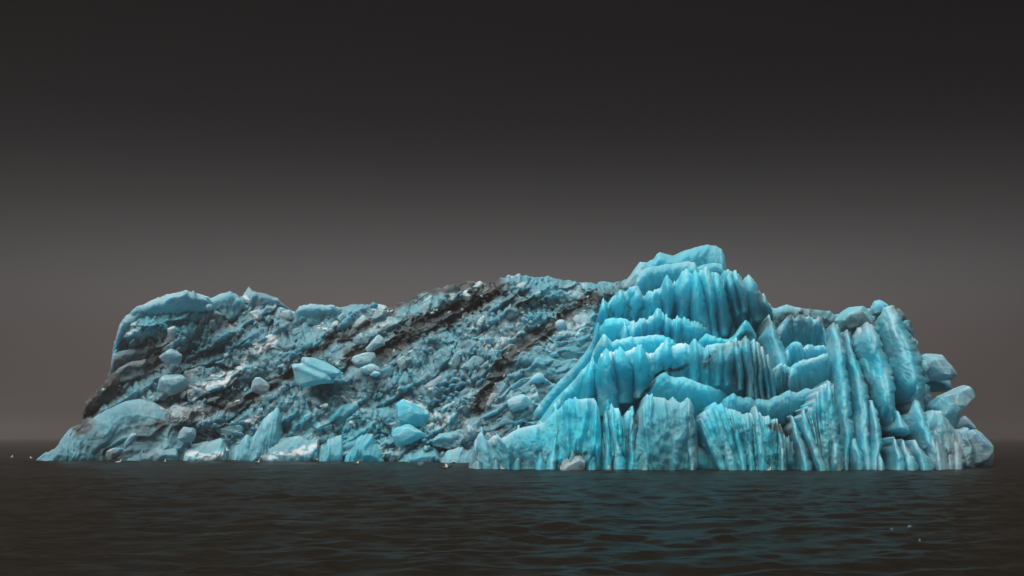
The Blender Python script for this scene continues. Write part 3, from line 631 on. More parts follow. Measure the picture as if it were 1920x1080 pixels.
# highest curtain
C('fluted_curtain', [(1124, 600), (1131, 566), (1140, 570), (1148, 558), (1163, 549), (1180, 545), (1195, 543), (1198, 554), (1206, 556), (1213, 552), (1222, 548), (1232, 542), (1240, 535), (1250, 526), (1258, 526), (1266, 534), (1275, 518), (1287, 513), (1294, 521),
  (1298, 523), (1302, 513), (1310, 525), (1313, 507), (1321, 511), (1330, 509), (1338, 518), (1344, 517), (1351, 531), (1356, 528), (1358, 512), (1375, 512), (1386, 516), (1394, 528), (1402, 522), (1411, 534), (1425, 549), (1437, 561), (1450, 578), (1470, 590)],
  [(1110, 665), (1130, 655), (1150, 650), (1170, 648), (1190, 645), (1215, 645), (1240, 645), (1265, 650), (1290, 655), (1315, 660), (1340, 660), (1365, 656), (1390, 650), (1412, 645), (1432, 642), (1450, 640), (1466, 640)],
  [71.8, 71.4, 71.0, 70.7, 70.6, 70.9, 72.0], 70, wave=25, amp=1.35, jag=13, crest_fall=28, plates=True, seed=101, under=1.6, pale=.55, fade=.30, endw=20)
C('fluted_curtain', [(1118, 625), (1128, 606), (1140, 597), (1160, 594), (1175, 598), (1195, 606), (1215, 612)], [(1115, 660), (1130, 660), (1145, 656), (1160, 652), (1175, 650), (1195, 648), (1215, 645)], 70.3, 69.9, wave=22, amp=.45, jag=6, seed=104, pale=.35)
C('fluted_curtain', [(1150, 630), (1160, 622), (1170, 613), (1182, 609), (1190, 612), (1200, 602), (1212, 597), (1225, 590), (1232, 583), (1239, 584), (1248, 592), (1262, 597), (1280, 598), (1300, 603), (1325, 612), (1345, 624)],
  [(1145, 655), (1165, 654), (1180, 652), (1200, 650), (1215, 648), (1230, 646), (1245, 647), (1262, 652), (1280, 658), (1300, 662), (1322, 662), (1345, 662)], 69.8, 69, wave=13, amp=.6, jag=9, plates=True, seed=105, pale=.5, endw=60)
C('fluted_curtain', [(1296, 650), (1312, 636), (1325, 624), (1345, 634), (1365, 635), (1382, 626), (1392, 606), (1398, 600), (1406, 606), (1418, 626)], [(1300, 662), (1325, 664), (1345, 664), (1365, 662), (1380, 660), (1398, 657), (1418, 652)], 69.2, 68.4, wave=30, amp=.3, jag=2, seed=106, pale=.25)
C('fluted_curtain', [(1112, 660), (1122, 640), (1131, 626), (1140, 632), (1148, 640), (1166, 636), (1190, 633), (1215, 630), (1232, 627), (1244, 629), (1256, 637), (1275, 648), (1300, 655)],
  [(1115, 690), (1132, 688), (1145, 686), (1160, 684), (1175, 682), (1195, 680), (1215, 678), (1235, 676), (1255, 674), (1275, 672), (1300, 670)], 68.7, 68.2, wave=28, amp=.5, jag=5, seed=107, pale=.5)
# the bright middle tier, one long crest
C('fluted_curtain', [(1120, 700), (1127, 664), (1134, 660), (1143, 664), (1149, 658), (1165, 658), (1185, 657), (1192, 653), (1198, 651), (1206, 657), (1216, 663), (1226, 659), (1236, 650), (1240, 644), (1250, 644), (1258, 651), (1270, 645), (1285, 644), (1298, 648), (1304, 643), (1312, 647),
  (1322, 655), (1330, 647), (1345, 643), (1360, 644), (1374, 645), (1382, 640), (1394, 641), (1400, 636), (1406, 648), (1414, 641), (1421, 649), (1433, 660), (1442, 680), (1456, 700)],
  [(1122, 800), (1140, 802), (1158, 803), (1176, 802), (1194, 800), (1212, 796), (1230, 790), (1250, 788), (1270, 788), (1292, 790), (1314, 792), (1336, 794), (1358, 795), (1380, 794), (1402, 790), (1424, 784), (1446, 778), (1466, 775)],
  [67.4, 66.7, 66.8, 67.4, 67.6, 67.5, 67.0, 66.7, 66.9, 67.4, 68.2], 66, wave=17, amp=.85, jag=7, plates=True, seed=111, under=1.6, pale=.95, fade=.85, flutes_to=.75, crest_fall=9, endw=24, endpush=1.5)
C('fluted_curtain', [(1196, 735), (1214, 722), (1228, 708), (1238, 702), (1246, 699), (1256, 705), (1266, 709), (1280, 707), (1296, 712), (1320, 722), (1350, 732), (1380, 738)],
  [(1205, 800), (1225, 800), (1245, 800), (1265, 800), (1285, 802), (1305, 806), (1330, 812), (1355, 815), (1380, 815)], 66.45, 65.6, wave=40, amp=.5, jag=5, ff=.6, seed=112, pale=.25, fade=.6, under=1.6, endw=70)
C('fluted_curtain', [(1330, 775), (1352, 752), (1375, 742), (1400, 746), (1440, 752), (1462, 745), (1476, 735), (1484, 736), (1493, 737), (1500, 733), (1511, 728), (1525, 730), (1534, 724), (1550, 730), (1570, 735)],
  [(1330, 830), (1350, 830), (1380, 830), (1410, 830), (1440, 830), (1465, 830), (1490, 826), (1515, 818), (1540, 812), (1570, 805)], [66.4, 66.3, 66.5, 66.6, 66.4], 67, wave=24, amp=.4, jag=7, plates=True, seed=113, pale=.2, under=1.8, endw=50)
# water front walls
C('fluted_wall', [(878, 878), (886, 846), (891, 824), (896, 814), (903, 808), (909, 820), (915, 824), (925, 815), (932, 818), (940, 823), (948, 820), (957, 812), (972, 804), (990, 800), (1012, 795), (1020, 790), (1030, 780), (1040, 769), (1048, 766), (1056, 757), (1066, 747), (1082, 748), (1100, 748), (1114, 746), (1122, 762), (1128, 800)],
  [(876, 890), (892, 890), (910, 890), (930, 890), (950, 890), (970, 890), (990, 890), (1010, 890), (1030, 890), (1050, 890), (1070, 890), (1090, 890), (1110, 890), (1126, 890), (1138, 890)], [67.8, 67.2, 66.4, 66.0, 66.3], [66.8, 66.3, 65.4, 64.6, 65.2], wave=36, amp=1.0, jag=3, ff=.45, seed=121, bulge=.3, pale=.6, fade=.25, chev=.5, thick=4)
C('fluted_wall', [(1122, 880), (1128, 838), (1134, 800), (1138, 775), (1142, 800), (1143, 768), (1150, 764), (1160, 768), (1170, 790), (1176, 770), (1183, 768), (1190, 790), (1196, 800), (1204, 830)],
  [(1122, 890), (1130, 890), (1138, 890), (1146, 890), (1154, 890), (1162, 890), (1172, 890), (1182, 890), (1194, 890), (1204, 890)], 66.0, 65.2, wave=17, amp=.55, jag=4, seed=123, bulge=.2, pale=.55, fade=.3, chev=.6, thick=3)
C('fluted_wall', [(1172, 882), (1186, 840), (1196, 800), (1206, 762), (1213, 739), (1222, 744), (1246, 747), (1255, 753), (1265, 750), (1275, 755), (1285, 751), (1293, 757), (1300, 776), (1306, 802), (1310, 838), (1308, 870)],
  [(1176, 890), (1188, 890), (1200, 890), (1212, 890), (1226, 890), (1240, 890), (1254, 890), (1268, 890), (1282, 890), (1294, 890), (1304, 890), (1308, 890)], [65.6, 65.0, 65.2, 66.0], [64.6, 63.9, 64.0, 65.2], wave=46, amp=.85, jag=3, ff=.35, seed=125, bulge=.75, pale=.45, fade=.5, chev=.3, thick=4, blue_k=.75)
C('fluted_wall', [(1300, 850), (1308, 836), (1325, 845), (1345, 860), (1365, 876)], [(1300, 890), (1315, 890), (1330, 890), (1348, 890), (1366, 890)], 66.0, 65.6, wave=34, amp=.3, jag=2, seed=126, bulge=.2, pale=.3, thick=3)
C('fluted_wall', [(1312, 812), (1314, 786), (1321, 772), (1328, 770), (1336, 759), (1352, 759), (1358, 766), (1366, 765), (1374, 773), (1386, 774), (1395, 786), (1404, 779), (1412, 776), (1420, 769), (1428, 780), (1434, 788), (1440, 786), (1448, 796), (1453, 789), (1461, 796), (1469, 812), (1476, 840)],
  [(1352, 890), (1360, 890), (1368, 890), (1378, 890), (1388, 890), (1398, 890), (1408, 890), (1418, 890), (1428, 890), (1438, 890), (1448, 890), (1458, 890), (1466, 890), (1472, 890), (1480, 890)], [65.0, 64.9, 65.1, 65.8], [63.9, 63.8, 64.0, 64.8], wave=14, amp=.75, jag=10, crest_fall=20, plates=True, seed=127, bulge=.25, pale=.45, fade=.45, thick=4)
C('fluted_wall', [(1466, 880), (1468, 838), (1474, 815), (1480, 820), (1486, 815), (1494, 840), (1500, 870)], [(1464, 890), (1472, 890), (1480, 890), (1490, 890), (1502, 890)], 66.6, 66.2, wave=12, amp=.4, jag=4, seed=128, pale=.2, thick=3, dirt_add=.1)
C('fluted_wall', [(1500, 800), (1504, 778), (1511, 770), (1516, 763), (1523, 761), (1529, 742), (1536, 725), (1550, 718), (1561, 719), (1566, 732), (1573, 762), (1578, 800), (1584, 850)],
  [(1536, 890), (1542, 890), (1548, 890), (1554, 890), (1560, 890), (1566, 890), (1571, 890), (1576, 890), (1580, 890), (1585, 890)], [65.4, 64.8, 64.6, 65.2], [64.4, 63.6, 63.4, 64.0], wave=20, amp=.65, jag=6, seed=129, bulge=.3, pale=.55, fade=.35, thick=4)
C('fluted_wall', [(1726, 800), (1736, 782), (1748, 768), (1766, 772), (1784, 796), (1798, 812), (1812, 802), (1832, 806), (1850, 822), (1860, 838), (1864, 856)], [(1728, 890), (1742, 890), (1756, 890), (1772, 890), (1788, 890), (1804, 890), (1820, 890), (1836, 890), (1848, 890), (1856, 890)],
  [67.5, 68.5, 69.5, 71.5], [65.6, 66.4, 68.0, 72.0], wave=22, amp=.6, jag=5, seed=135, pale=.3, fade=.3, shear=-.4, blue_k=.7, thick=6, bulge=.5)
# flank ridges sweeping down to the left of the promontory
C('flank_ridge', [(990, 812), (1000, 775), (1024, 742), (1045, 718), (1072, 690), (1096, 662), (1110, 640), (1120, 606), (1128, 600)], [(1010, 860), (1024, 830), (1042, 800), (1062, 780), (1084, 760), (1102, 735), (1115, 710), (1124, 690), (1130, 670)],
  [73.5, 72.6, 71.6, 71.0], [70.5, 69.4, 68.6, 69.0], wave=38, amp=.45, jag=3, seed=131, pale=.3, bulge=.3, thick=6, blue_k=.8)
C('flank_ridge', [(1034, 790), (1036, 764), (1056, 735), (1074, 716), (1090, 696), (1104, 680), (1112, 675), (1120, 684), (1126, 700)], [(1045, 830), (1058, 815), (1070, 806), (1082, 800), (1094, 796), (1104, 794), (1114, 794), (1122, 796), (1130, 800)],
  [70.4, 69.0, 67.8, 67.6], [67.8, 67.0, 66.6, 66.6], wave=28, amp=.55, jag=3, seed=132, pale=.6, bulge=.3, chev=.5, thick=4)
C('flank_ridge', [(1128, 860), (1130, 800), (1132, 760), (1136, 720), (1140, 700), (1146, 730), (1150, 770), (1154, 830)], [(1128, 890), (1132, 890), (1136, 890), (1140, 890), (1144, 890), (1148, 890), (1152, 890), (1156, 890)], 67.2, 66.4, wave=20, amp=.4, jag=3, seed=133, pale=.4, thick=3)
# staircase of ledges
C('ice_ledge', [(1440, 640), (1446, 600), (1448, 580), (1460, 576), (1475, 570), (1496, 577), (1520, 580), (1556, 583), (1566, 592), (1572, 620)], [(1440, 680), (1455, 680), (1470, 680), (1490, 680), (1510, 680), (1530, 680), (1550, 680), (1570, 680)], 71.6, 70.4, wave=30, amp=.35, jag=2, seed=141, pale=.25, bulge=.2, dirt_k=1.1)
C('ice_ledge', [(1458, 650), (1462, 620), (1470, 604), (1476, 595), (1483, 589), (1490, 598), (1498, 591), (1510, 592), (1520, 592), (1528, 602), (1534, 598), (1541, 600), (1547, 622), (1552, 660)], [(1466, 690), (1476, 680), (1486, 672), (1498, 668), (1512, 668), (1526, 668), (1540, 668), (1554, 668)], 69.0, 68.5, wave=10, amp=.55, jag=7, lip=.25, under=1.3, plates=True, seed=142, pale=.5, bulge=-.15, lean=.15)
C('ice_ledge', [(1472, 690), (1478, 655), (1484, 646), (1494, 645), (1506, 651), (1520, 645), (1536, 647), (1546, 646), (1552, 660)], [(1476, 720), (1486, 710), (1498, 705), (1510, 702), (1524, 700), (1540, 700), (1556, 700)], 68.2, 67.8, wave=10, amp=.55, jag=7, lip=.25, under=1.3, plates=True, seed=143, pale=.5, bulge=-.3, lean=.25)
C('ice_ledge', [(1474, 720), (1484, 692), (1492, 683), (1506, 676), (1522, 671), (1540, 668), (1552, 662), (1558, 680)], [(1474, 770), (1486, 765), (1500, 760), (1515, 756), (1530, 752), (1546, 748), (1560, 745)], 67.5, 67.0, wave=10, amp=.55, jag=7, lip=.25, under=1.3, plates=True, seed=144, pale=.5, bulge=-.4, lean=.25)
C('ice_ledge', [(1450, 720), (1456, 690), (1464, 682), (1472, 686), (1480, 688), (1486, 705), (1490, 730)], [(1458, 760), (1466, 758), (1474, 756), (1482, 754), (1492, 752)], 67.6, 67.0, wave=10, amp=.55, jag=7, lip=.25, under=1.3, plates=True, seed=145, pale=.45, bulge=-.2)
def FN(path, Yt, Yb, seed, **kw): return fin('ice_rib', path, float(deeper(Yt)), Yb if path[-1][1] > 880 else float(deeper(Yb)), berg, seed=seed, **kw)
FN([(1438, 596, 12), (1446, 625, 26), (1458, 660, 34), (1470, 700, 30), (1478, 745, 22)], 69.4, 67.6, 151, prot=.9, pale=.4)
FN([(1562, 612, 26), (1568, 640, 32), (1573, 700, 34), (1580, 760, 30), (1584, 820, 24), (1584, 890, 22)], 69.0, 64.6, 152, prot=1.1)
FN([(1583, 625, 16), (1596, 680, 30), (1607, 720, 36), (1615, 770, 36), (1618, 830, 34), (1626, 890, 36)], 69.6, 65.2, 153, prot=1.1)
FN([(1622, 612, 40), (1630, 640, 48), (1645, 690, 52), (1657, 740, 44), (1664, 790, 34), (1668, 830, 26)], 69.4, 66.2, 154, prot=1.5)
FN([(1605, 612, 30), (1618, 660, 34), (1635, 720, 30), (1650, 770, 24)], 70.2, 67.4, 155, prot=1.0)
FN([(1662, 578, 42), (1676, 620, 56), (1694, 670, 62), (1708, 730, 56), (1716, 780, 40)], 70.0, 66.8, 156, prot=1.7)
FN([(1700, 640, 30), (1718, 690, 36), (1730, 740, 30), (1738, 790, 24)], 70.8, 68.0, 157, prot=1.0)
FN([(1716, 752, 22), (1722, 780, 36), (1736, 820, 42), (1750, 852, 38), (1758, 892, 36)], 67.2, 65.0, 158, prot=1.2, pale=.4)
FN([(1632, 756, 14), (1640, 790, 22), (1642, 830, 22), (1636, 890, 30)], 67.0, 65.0, 159, prot=.8)
FN([(1596, 828, 18), (1604, 850, 22), (1608, 890, 26)], 65.4, 64.6, 160, prot=.7)
FN([(1640, 848, 12), (1648, 868, 18), (1652, 890, 22)], 65.6, 64.8, 161, prot=.6)
FN([(1677, 826, 10), (1686, 850, 24), (1694, 890, 40)], 65.6, 64.4, 162, prot=.8, ridge=-.2)
FN([(1694, 830, 10), (1704, 855, 24), (1714, 890, 36)], 65.4, 64.2, 163, prot=.8, ridge=-.2)
FN([(1714, 830, 16), (1728, 855, 26), (1742, 890, 34)], 65.2, 64.2, 164, prot=.8, ridge=-.1)
FN([(1684, 774, 10), (1690, 795, 22), (1700, 820, 28)], 66.6, 66.0, 165, prot=.6, ridge=0.)
FN([(1484, 784, 8), (1494, 810, 22), (1506, 845, 26), (1514, 890, 30)], 65.8, 64.4, 166, prot=.9, ridge=-.2)
FN([(1505, 772, 14), (1518, 810, 26), (1534, 850, 30), (1546, 890, 34)], 65.4, 64.0, 167, prot=.9, ridge=-.2)
FN([(1750, 822, 16), (1760, 850, 38), (1766, 892, 46)], 66.2, 64.6, 168, prot=1.0, ridge=.1, pale=.4, blue_k=.45)
FN([(1786, 818, 14), (1792, 850, 30), (1794, 886, 34)], 67.2, 65.8, 169, prot=.9, ridge=.1, pale=.4, blue_k=.35)
FN([(1776, 838, 10), (1780, 860, 18), (1782, 892, 24)], 66.4, 65.2, 170, prot=.6, ridge=.1, pale=.5, blue_k=.35)
FN([(1806, 806, 16), (1822, 832, 36), (1832, 858, 38), (1836, 878, 36)], 69.0, 68.6, 171, prot=1.1, ridge=.2, pale=.4, blue_k=.35)
# pillars of the highest curtain, columns of the middle tier, buttress ridges of the water front
def RD(nm, path, Yt, Yb, seed, **kw): return fin(nm, path, float(deeper(Yt)), Yb if path[-1][1] > 870 else float(deeper(Yb)), berg, seed=seed, **{**dict(prot=.7, ridge=0., serr=2, pale=.45, thick=3, melt=2.2), **kw})
for i, (pth, Yp, pr) in enumerate([
    ([(1252, 522, 16), (1252, 550, 22), (1248, 590, 14)], 70.55, .8), ([(1286, 511, 16), (1283, 545, 21), (1279, 590, 12)], 70.35, .9), ([(1270, 530, 9), (1268, 560, 14), (1266, 590, 9)], 70.5, .6),
    ([(1302, 512, 10), (1309, 560, 20), (1315, 605, 22), (1313, 650, 24)], 70.2, 1.1), ([(1324, 506, 20), (1331, 545, 24), (1334, 590, 18), (1341, 630, 14)], 70.2, 1.1), ([(1343, 516, 10), (1349, 552, 15), (1354, 595, 14), (1357, 620, 9)], 70.3, .8),
    ([(1366, 511, 14), (1374, 545, 18), (1384, 580, 14)], 70.5, .8), ([(1380, 512, 16), (1390, 545, 22), (1396, 575, 14)], 70.4, .9), ([(1403, 521, 14), (1411, 555, 20), (1419, 592, 12)], 70.7, .8), ([(1417, 542, 12), (1425, 566, 18), (1430, 596, 12)], 71.0, .7),
    ([(1432, 556, 10), (1438, 578, 14), (1442, 604, 10)], 71.3, .6), ([(1232, 542, 12), (1230, 566, 15), (1228, 590, 9)], 70.7, .6), ([(1213, 553, 9), (1212, 572, 12), (1211, 595, 8)], 70.8, .5), ([(1194, 544, 14), (1190, 566, 18), (1187, 590, 10)], 70.9, .7),
    ([(1164, 549, 16), (1160, 570, 20), (1157, 592, 12)], 71.0, .7), ([(1147, 558, 10), (1144, 578, 14), (1142, 596, 9)], 71.1, .6), ([(1132, 566, 8), (1129, 586, 14), (1126, 610, 12)], 71.2, .6), ([(1178, 546, 10), (1175, 566, 13), (1172, 588, 8)], 71.0, .5)]):
    if i in (2, 11, 12, 15, 17): continue
    kk = (0.85, 1.5, 1.0, 1.25, 0.9, 1.6, 1.1)[i % 7]
    pth = [(x, y+(8 if k else 0), w*kk*(1.3, 1.35, 1.5, 1.7)[k]) for k, (x, y, w) in enumerate(pth)]
    RD('ice_pillar', pth, Yp, Yp-.1, 500+i, prot=pr*.85, melt=1.9)
for i, (pth, Yp, pr) in enumerate([
    ([(1137, 660, 14), (1136, 700, 19), (1146, 770, 22)], 66.6, .7), ([(1198, 651, 20), (1203, 685, 26), (1198, 735, 22)], 66.6, .8), ([(1160, 658, 18), (1168, 695, 20), (1170, 745, 18)], 66.65, .6), ([(1181, 657, 12), (1184, 690, 14), (1182, 720, 10)], 66.65, .4),
    ([(1304, 642, 12), (1305, 680, 14), (1302, 715, 12)], 66.95, .5), ([(1365, 646, 16), (1365, 680, 16), (1362, 712, 10)], 66.5, .5), ([(1382, 640, 13), (1386, 680, 15), (1386, 720, 10)], 66.5, .6), ([(1400, 635, 15), (1404, 680, 17), (1406, 735, 12)], 66.55, .7),
    ([(1414, 640, 10), (1416, 690, 12), (1418, 742, 10)], 66.7, .6), ([(1422, 646, 9), (1426, 695, 11), (1430, 746, 10)], 66.8, .6), ([(1431, 655, 9), (1436, 700, 11), (1441, 750, 10)], 66.95, .6), ([(1440, 670, 8), (1446, 712, 11), (1452, 754, 9)], 67.1, .6),
    ([(1350, 650, 10), (1350, 680, 12), (1346, 712, 8)], 66.55, .4), ([(1334, 655, 9), (1332, 685, 12), (1328, 715, 8)], 66.65, .4), ([(1250, 643, 12), (1251, 665, 15), (1250, 690, 10)], 67.2, .4), ([(1272, 645, 12), (1273, 668, 16), (1272, 692, 10)], 67.3, .4)]):
    if i in (3, 13, 15): continue
    kk = (1.4, 1.0, 1.5, .9, 1.2)[i % 5] if pth[0][0] < 1395 else 1.0
    pth = [(x, y+(10 if k else 0), w*kk*(1.3, 1.3, 1.4)[k]) for k, (x, y, w) in enumerate(pth)]
    RD('ice_column', pth, Yp, Yp-.05, 540+i, prot=pr*.85, melt=1.5)
for i, (x, y, w) in enumerate([(1172, 612, 11), (1186, 608, 18), (1203, 601, 10), (1233, 582, 17), (1252, 592, 10), (1270, 597, 14)]):
    RD('ice_column', [(x, y, w), (x-1, y+24, w*1.3), (x-2, y+44, w*1.5)], 69.7, 69.65, 560+i, prot=.5, melt=1.6)
for i, (pth, Yt, Yb, pr) in enumerate([
    ([(1077, 750, 12), (1075, 800, 28), (1070, 890, 48)], 66.2, 64.9, 1.0), ([(1101, 756, 12), (1104, 810, 26), (1109, 890, 42)], 66.3, 65.2, .9), ([(1014, 795, 14), (1012, 840, 26), (1010, 890, 38)], 66.6, 65.6, .8), ([(1042, 769, 12), (1038, 820, 24), (1034, 890, 36)], 66.4, 65.3, .9),
    ([(903, 808, 7), (900, 840, 20), (895, 890, 34)], 67.2, 66.4, .7), ([(932, 818, 10), (930, 850, 20), (928, 890, 30)], 67.0, 66.3, .5), ([(972, 803, 12), (970, 840, 24), (966, 890, 36)], 66.8, 66.0, .7),
    ([(1137, 778, 8), (1138, 820, 18), (1138, 890, 26)], 66.0, 65.2, .7), ([(1148, 764, 10), (1154, 810, 22), (1164, 890, 34)], 65.8, 65.0, .8), ([(1183, 768, 10), (1184, 800, 18), (1186, 850, 22), (1186, 890, 26)], 65.8, 65.0, .7),
    ([(1110, 676, 14), (1104, 720, 26), (1098, 770, 30)], 67.7, 67.0, .8), ([(1342, 760, 16), (1352, 800, 24), (1376, 890, 34)], 65.0, 64.0, .8), ([(1420, 769, 16), (1424, 810, 22), (1432, 890, 28)], 65.0, 63.9, .7), ([(1404, 780, 12), (1406, 820, 16), (1410, 890, 20)], 65.1, 64.1, .6),
    ([(1441, 787, 8), (1444, 830, 13), (1448, 890, 16)], 65.3, 64.3, .5), ([(1457, 790, 10), (1462, 830, 16), (1468, 890, 20)], 65.5, 64.6, .6), ([(1372, 772, 14), (1380, 815, 20), (1396, 890, 26)], 65.0, 64.0, .6), ([(1553, 719, 18), (1560, 780, 30), (1568, 890, 34)], 64.8, 63.6, .9),
    ([(1222, 743, 14), (1218, 790, 26), (1212, 890, 40)], 65.0, 64.0, .7), ([(1262, 751, 18), (1262, 790, 26), (1262, 840, 22)], 64.9, 64.1, .5), ([(1288, 752, 14), (1294, 800, 22), (1296, 890, 28)], 65.2, 64.6, .7)]):
    RD('ice_buttress_ridge', pth, Yt, Yb, 580+i, prot=pr, serr=3, blue_k=1.0 if pth[0][0] < 1200 or pth[0][0] > 1310 else .75)
# caps and the right-hand blocks
RB = [('cap_block', [(1564, 600), (1572, 585), (1590, 575), (1624, 570), (1630, 578), (1640, 590), (1636, 612), (1600, 622), (1575, 625)], 70.6, 3.0, dict(pale=.15, sub=5)),
      ('cap_block', [(1628, 580), (1638, 564), (1650, 562), (1668, 570), (1668, 580), (1650, 592), (1634, 594)], 70.8, 2.2, dict(pale=.2)),
      ('cap_block', [(1672, 582), (1684, 576), (1696, 588), (1700, 600), (1688, 606), (1676, 600)], 70.9, 1.6, dict(pale=.2, blue_k=.3)),
      ('cap_block', [(1680, 612), (1694, 596), (1708, 602), (1715, 618), (1712, 632), (1696, 634)], 70.7, 1.8, dict(pale=.12, blue_k=.8)),
      ('cap_block', [(1696, 640), (1710, 632), (1720, 640), (1712, 652), (1700, 652)], 70.6, 1.2, dict(pale=.12, blue_k=.4)),
      ('overhanging_block', [(1716, 674), (1724, 660), (1742, 658), (1764, 662), (1778, 675), (1790, 690), (1798, 706), (1790, 712), (1770, 717), (1738, 716), (1720, 690)], 70.6, 3.6, dict(p=26, sub=5, blue_k=.7, pale=.2)),
      ('overhanging_block', [(1732, 720), (1745, 712), (1785, 714), (1790, 730), (1770, 736), (1742, 736)], 71.2, 2.6, dict(blue_k=.8)),
      ('overhanging_block', [(1716, 690), (1722, 676), (1738, 674), (1744, 690), (1734, 702), (1722, 702)], 69.4, 1.8, dict(blue_k=.6, pale=.12, p=20)),
      ('jutting_horn', [(1745, 745), (1770, 735), (1800, 722), (1812, 717), (1822, 724), (1828, 742), (1812, 755), (1800, 772), (1785, 785), (1760, 775)], 69.6, 3.0, dict(p=26, sub=5, blue_k=.7, pale=.15)),
      ('right_block', [(1735, 760), (1760, 738), (1780, 745), (1800, 765), (1800, 790), (1780, 820), (1755, 835), (1742, 800)], 68.9, 3.0, dict(sub=5, blue_k=.8)),
      ('right_block', [(1790, 800), (1806, 775), (1815, 785), (1832, 800), (1836, 812), (1810, 815)], 70.8, 2.6, dict(blue_k=.5, pale=.3)),
      ('right_block', [(1800, 830), (1815, 800), (1838, 808), (1856, 825), (1862, 836), (1852, 872), (1830, 878), (1806, 876)], 69.2, 3.4, dict(p=40, blue_k=.8, pale=.12, sub=5)),
      ('right_block', [(1788, 830), (1806, 796), (1828, 806), (1838, 830), (1820, 850), (1800, 850)], 67.8, 2.4, dict(p=40, blue_k=.7, pale=.15, sub=5)),
      ('grey_foot_block', [(1046, 892), (1052, 862), (1070, 853), (1092, 852), (1101, 862), (1098, 890)], 64.6, 1.6, dict(p=12, blue_k=.15, pale=.4)),
      ('ice_pinnacle', [(1132, 890), (1138, 868), (1143, 866), (1149, 890)], 64.8, .8, dict(p=36, blue_k=.4, pale=.5)),
      ('ice_pinnacle', [(922, 838), (918, 824), (924, 815), (933, 816), (938, 826), (936, 842)], 66.4, 1.0, dict(p=7, blue_k=.6, pale=.6)),
      ('ledge_lump', [(1124, 650), (1127, 628), (1133, 623), (1140, 630), (1142, 648), (1133, 658)], 67.9, 1.0, dict(p=7, pale=.5))]
for i, (nm, ol, Yc, th, kw) in enumerate(RB): block(nm, ol, float(deeper(Yc)) if max(q[1] for q in ol) < 870 else Yc, th, berg, seed=200+i, rough=.06, layered=.07, **kw)

# ------------------------------------------------------------------ seabirds
def seabird_mesh(dark):
    """one continuous lofted body: tail, back, breast, neck, head, bill, floating breast to the right (+x)"""
    #       x,    z,   half width, half height
    st = [(-.34, .13, .004, .004), (-.27, .12, .035, .018), (-.17, .10, .085, .060), (-.04, .085, .110, .085), (.08, .09, .105, .090), (.16, .12, .080, .080),
          (.20, .19, .050, .050), (.205, .26, .042, .042), (.215, .315, .046, .044), (.245, .330, .040, .038), (.280, .325, .018, .018), (.335, .312, .006, .006)]
    n = 14; vs, cs = [], []
    for k, (x, z, w, h) in enumerate(st):
        a = st[max(k-1, 0)]; b = st[min(k+1, len(st)-1)]; tx, tz = b[0]-a[0], b[1]-a[1]; L = math.hypot(tx, tz); tx, tz = tx/L, tz/L
        for j in range(n):
            t = 2*math.pi*j/n; s, c = math.sin(t), math.cos(t)
            vs.append((x-tz*h*s, w*c, z+tx*h*s))
            if k >= 10: col = (.55, .38, .08)
            elif k >= 6: col = (.42, .40, .37) if not dark or k < 8 else (.12, .10, .09)
            elif s > -.1: col = (.05, .048, .045) if dark else (.42, .43, .44)
            else: col = (.38, .37, .34) if not dark else (.13, .11, .10)
            if k < 2 and not dark: col = (.6, .6, .6)
            if dark and k == 5: col = (.5, .46, .40)
            cs.append((*col, 1))
    q = [(k*n+j, k*n+(j+1) % n, (k+1)*n+(j+1) % n, (k+1)*n+j) for k in range(len(st)-1) for j in range(n)]
    me = raw_mesh('seabird', np.array(vs), np.array(q)); set_color(me, 'plumage', np.array(cs)); me.materials.append(FEATHER)
    return me
def wing_mesh(sg, dark):
    pts = [(-.36, .02*sg, .135), (-.22, .07*sg, .155), (-.06, .112*sg, .145), (.09, .108*sg, .135), (.12, .095*sg, .10), (.02, .122*sg, .075), (-.14, .100*sg, .085), (-.28, .05*sg, .115)]
    v = np.array(pts+[(x, y-.012*sg, z) for x, y, z in pts]); n = len(pts)
    q = [(i, (i+1) % n, (i+1) % n+n, i+n) for i in range(n)]; t = [(0, i, i+1) for i in range(1, n-1)]+[(n, n+i+1, n+i) for i in range(1, n-1)]
    me = raw_mesh('wing', v, np.array(q), np.array(t)); c = (.035, .033, .032, 1) if dark else (.33, .34, .36, 1)
    set_color(me, 'plumage', np.array([c]*len(v))); me.materials.append(FEATHER); return me
BM = {d: (seabird_mesh(d), wing_mesh(1, d), wing_mesh(-1, d)) for d in (0, 1)}
BIRDS = [(21, 859, 0, 80, 1.0, 'white gull floating alone far left on open water'), (59, 860, 0, 150, .8, 'small pale gull floating at the left tip of the iceberg'),
         (171, 860, 0, 75, 1.0, 'white gull floating against the blue left foot, first along it'), (207, 860, 0, 70, 1.0, 'white gull floating in front of the dirty grey lump'),
         (222, 868, 0, 20, 1.1, 'gull floating just in front of the others near the leaning grey stone'), (293, 861, 0, 110, .9, 'yellowish pale gull close to the ice left of a rounded block'),
         (309, 867, 0, 95, .9, 'small white gull on the water below the snowy foot block'), (481, 869, 1, 5, 1.25, 'dark duck swimming below the left slope, alone'),
         (591, 864, 1, 15, 1.0, 'dark duck close to the ice under a snow streak'), (667, 871, 1, 0, 1.3, 'dark backed duck with pale breast swimming below mid slope'),
         (833, 879, 1, 3, 1.2, 'front duck of the pair left of the fluted wall'), (841, 876, 1, 170, 1.2, 'rear duck of the pair left of the fluted wall'),
         (851, 869, 1, 70, 1.05, 'duck facing the viewer behind the pair of ducks'), (943, 880, 0, 165, .75, 'white gull with dark wings at the foot of the fluted wall'),
         (1441, 882.5, 0, 8, .75, 'white headed gull below the serrated wall on the right')]
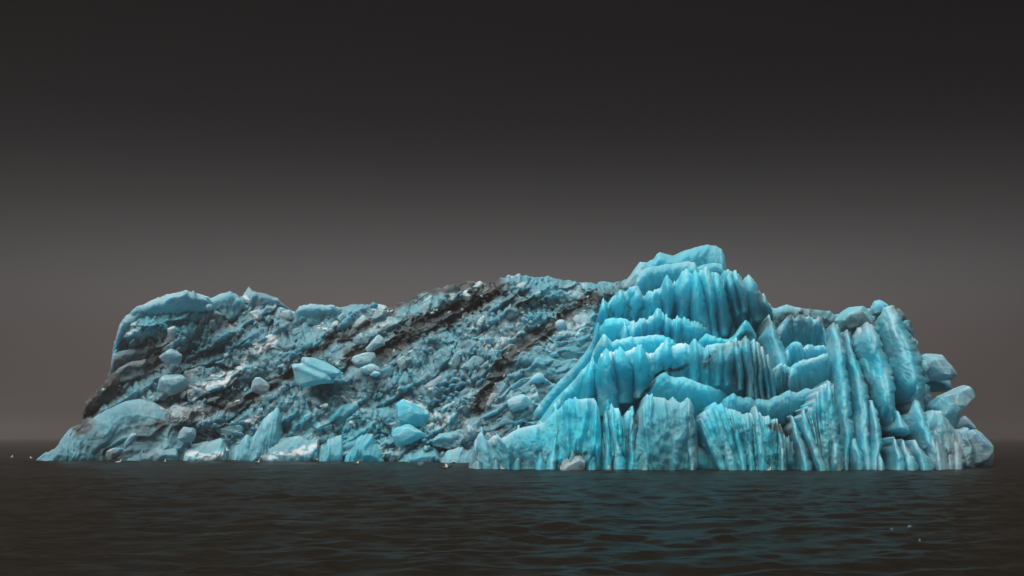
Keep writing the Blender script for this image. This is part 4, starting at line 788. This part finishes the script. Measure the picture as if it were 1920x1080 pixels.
for px, py, d, ang, sc, lab in BIRDS:
    me, wa, wb = BM[d]; o = bpy.data.objects.new('seabird', me); COL.objects.link(o)
    Yb = CAMH*F/(py-HZ); o.location = (float((px-960)*Yb/F), Yb, -0.02); o.rotation_euler = (0, 0, math.radians(ang)); o.scale = (sc*.85,)*3
    tag(o, lab, 'seabird', 'seabirds floating around the iceberg')
    for w in (wa, wb):
        c = bpy.data.objects.new('wing', w); COL.objects.link(c); c.parent = o
# small ice fragments afloat in the foreground
for i, (px, py, w, lab) in enumerate([(1672, 992, 7, 'small white ice fragment afloat, first of the row on dark water'), (1706, 989, 12, 'largest pale ice fragment afloat in the dark foreground water'),
                                      (1725, 1013, 6, 'small ice fragment afloat nearest the viewer on dark water'), (790, 871.5, 20, 'thin ice sliver afloat below the turquoise block')]):
    Yf = CAMH*F/(py-HZ); h = w*0.28
    o = block('ice_fragment', [(px-w/2, py), (px-w*.3, py-h), (px+w*.2, py-h*.8), (px+w/2, py), (px+w*.1, py+h*.6), (px-w*.2, py+h*.6)], Yf, w*Yf/F*.5, None, seed=300+i, sub=3, world=True, pale=.0, blue_k=.1, dirt_add=.75)
    tag(o, lab, 'ice fragment', 'ice fragments afloat')

# ------------------------------------------------------------------ sea fog: even air round the camera and the whole scene
def build_haze():
    m, n, l = new_mat('haze_air'); out = n.new('ShaderNodeOutputMaterial'); v = n.new('ShaderNodeVolumePrincipled'); l.new(v.outputs[0], out.inputs['Volume'])
    v.inputs['Color'].default_value = (1.0, 0.90, 0.87, 1); v.inputs['Density'].default_value = 0.0018; v.inputs['Anisotropy'].default_value = 0.8
    x, y0, y1, z0, z1 = 9000, -80, 11000, -1.5, 19.0
    vs = np.array([(a, b, c) for c in (z0, z1) for b in (y0, y1) for a in (-x, x)], float)
    q = np.array([(0, 2, 3, 1), (4, 5, 7, 6), (0, 1, 5, 4), (2, 6, 7, 3), (0, 4, 6, 2), (1, 3, 7, 5)])
    me = raw_mesh('haze', vs, q); me.polygons.foreach_set('use_smooth', np.zeros(6, bool))
    tag(link('haze', me, None, m), 'thin brownish sea fog over the water', 'haze', kind='stuff')
build_haze()
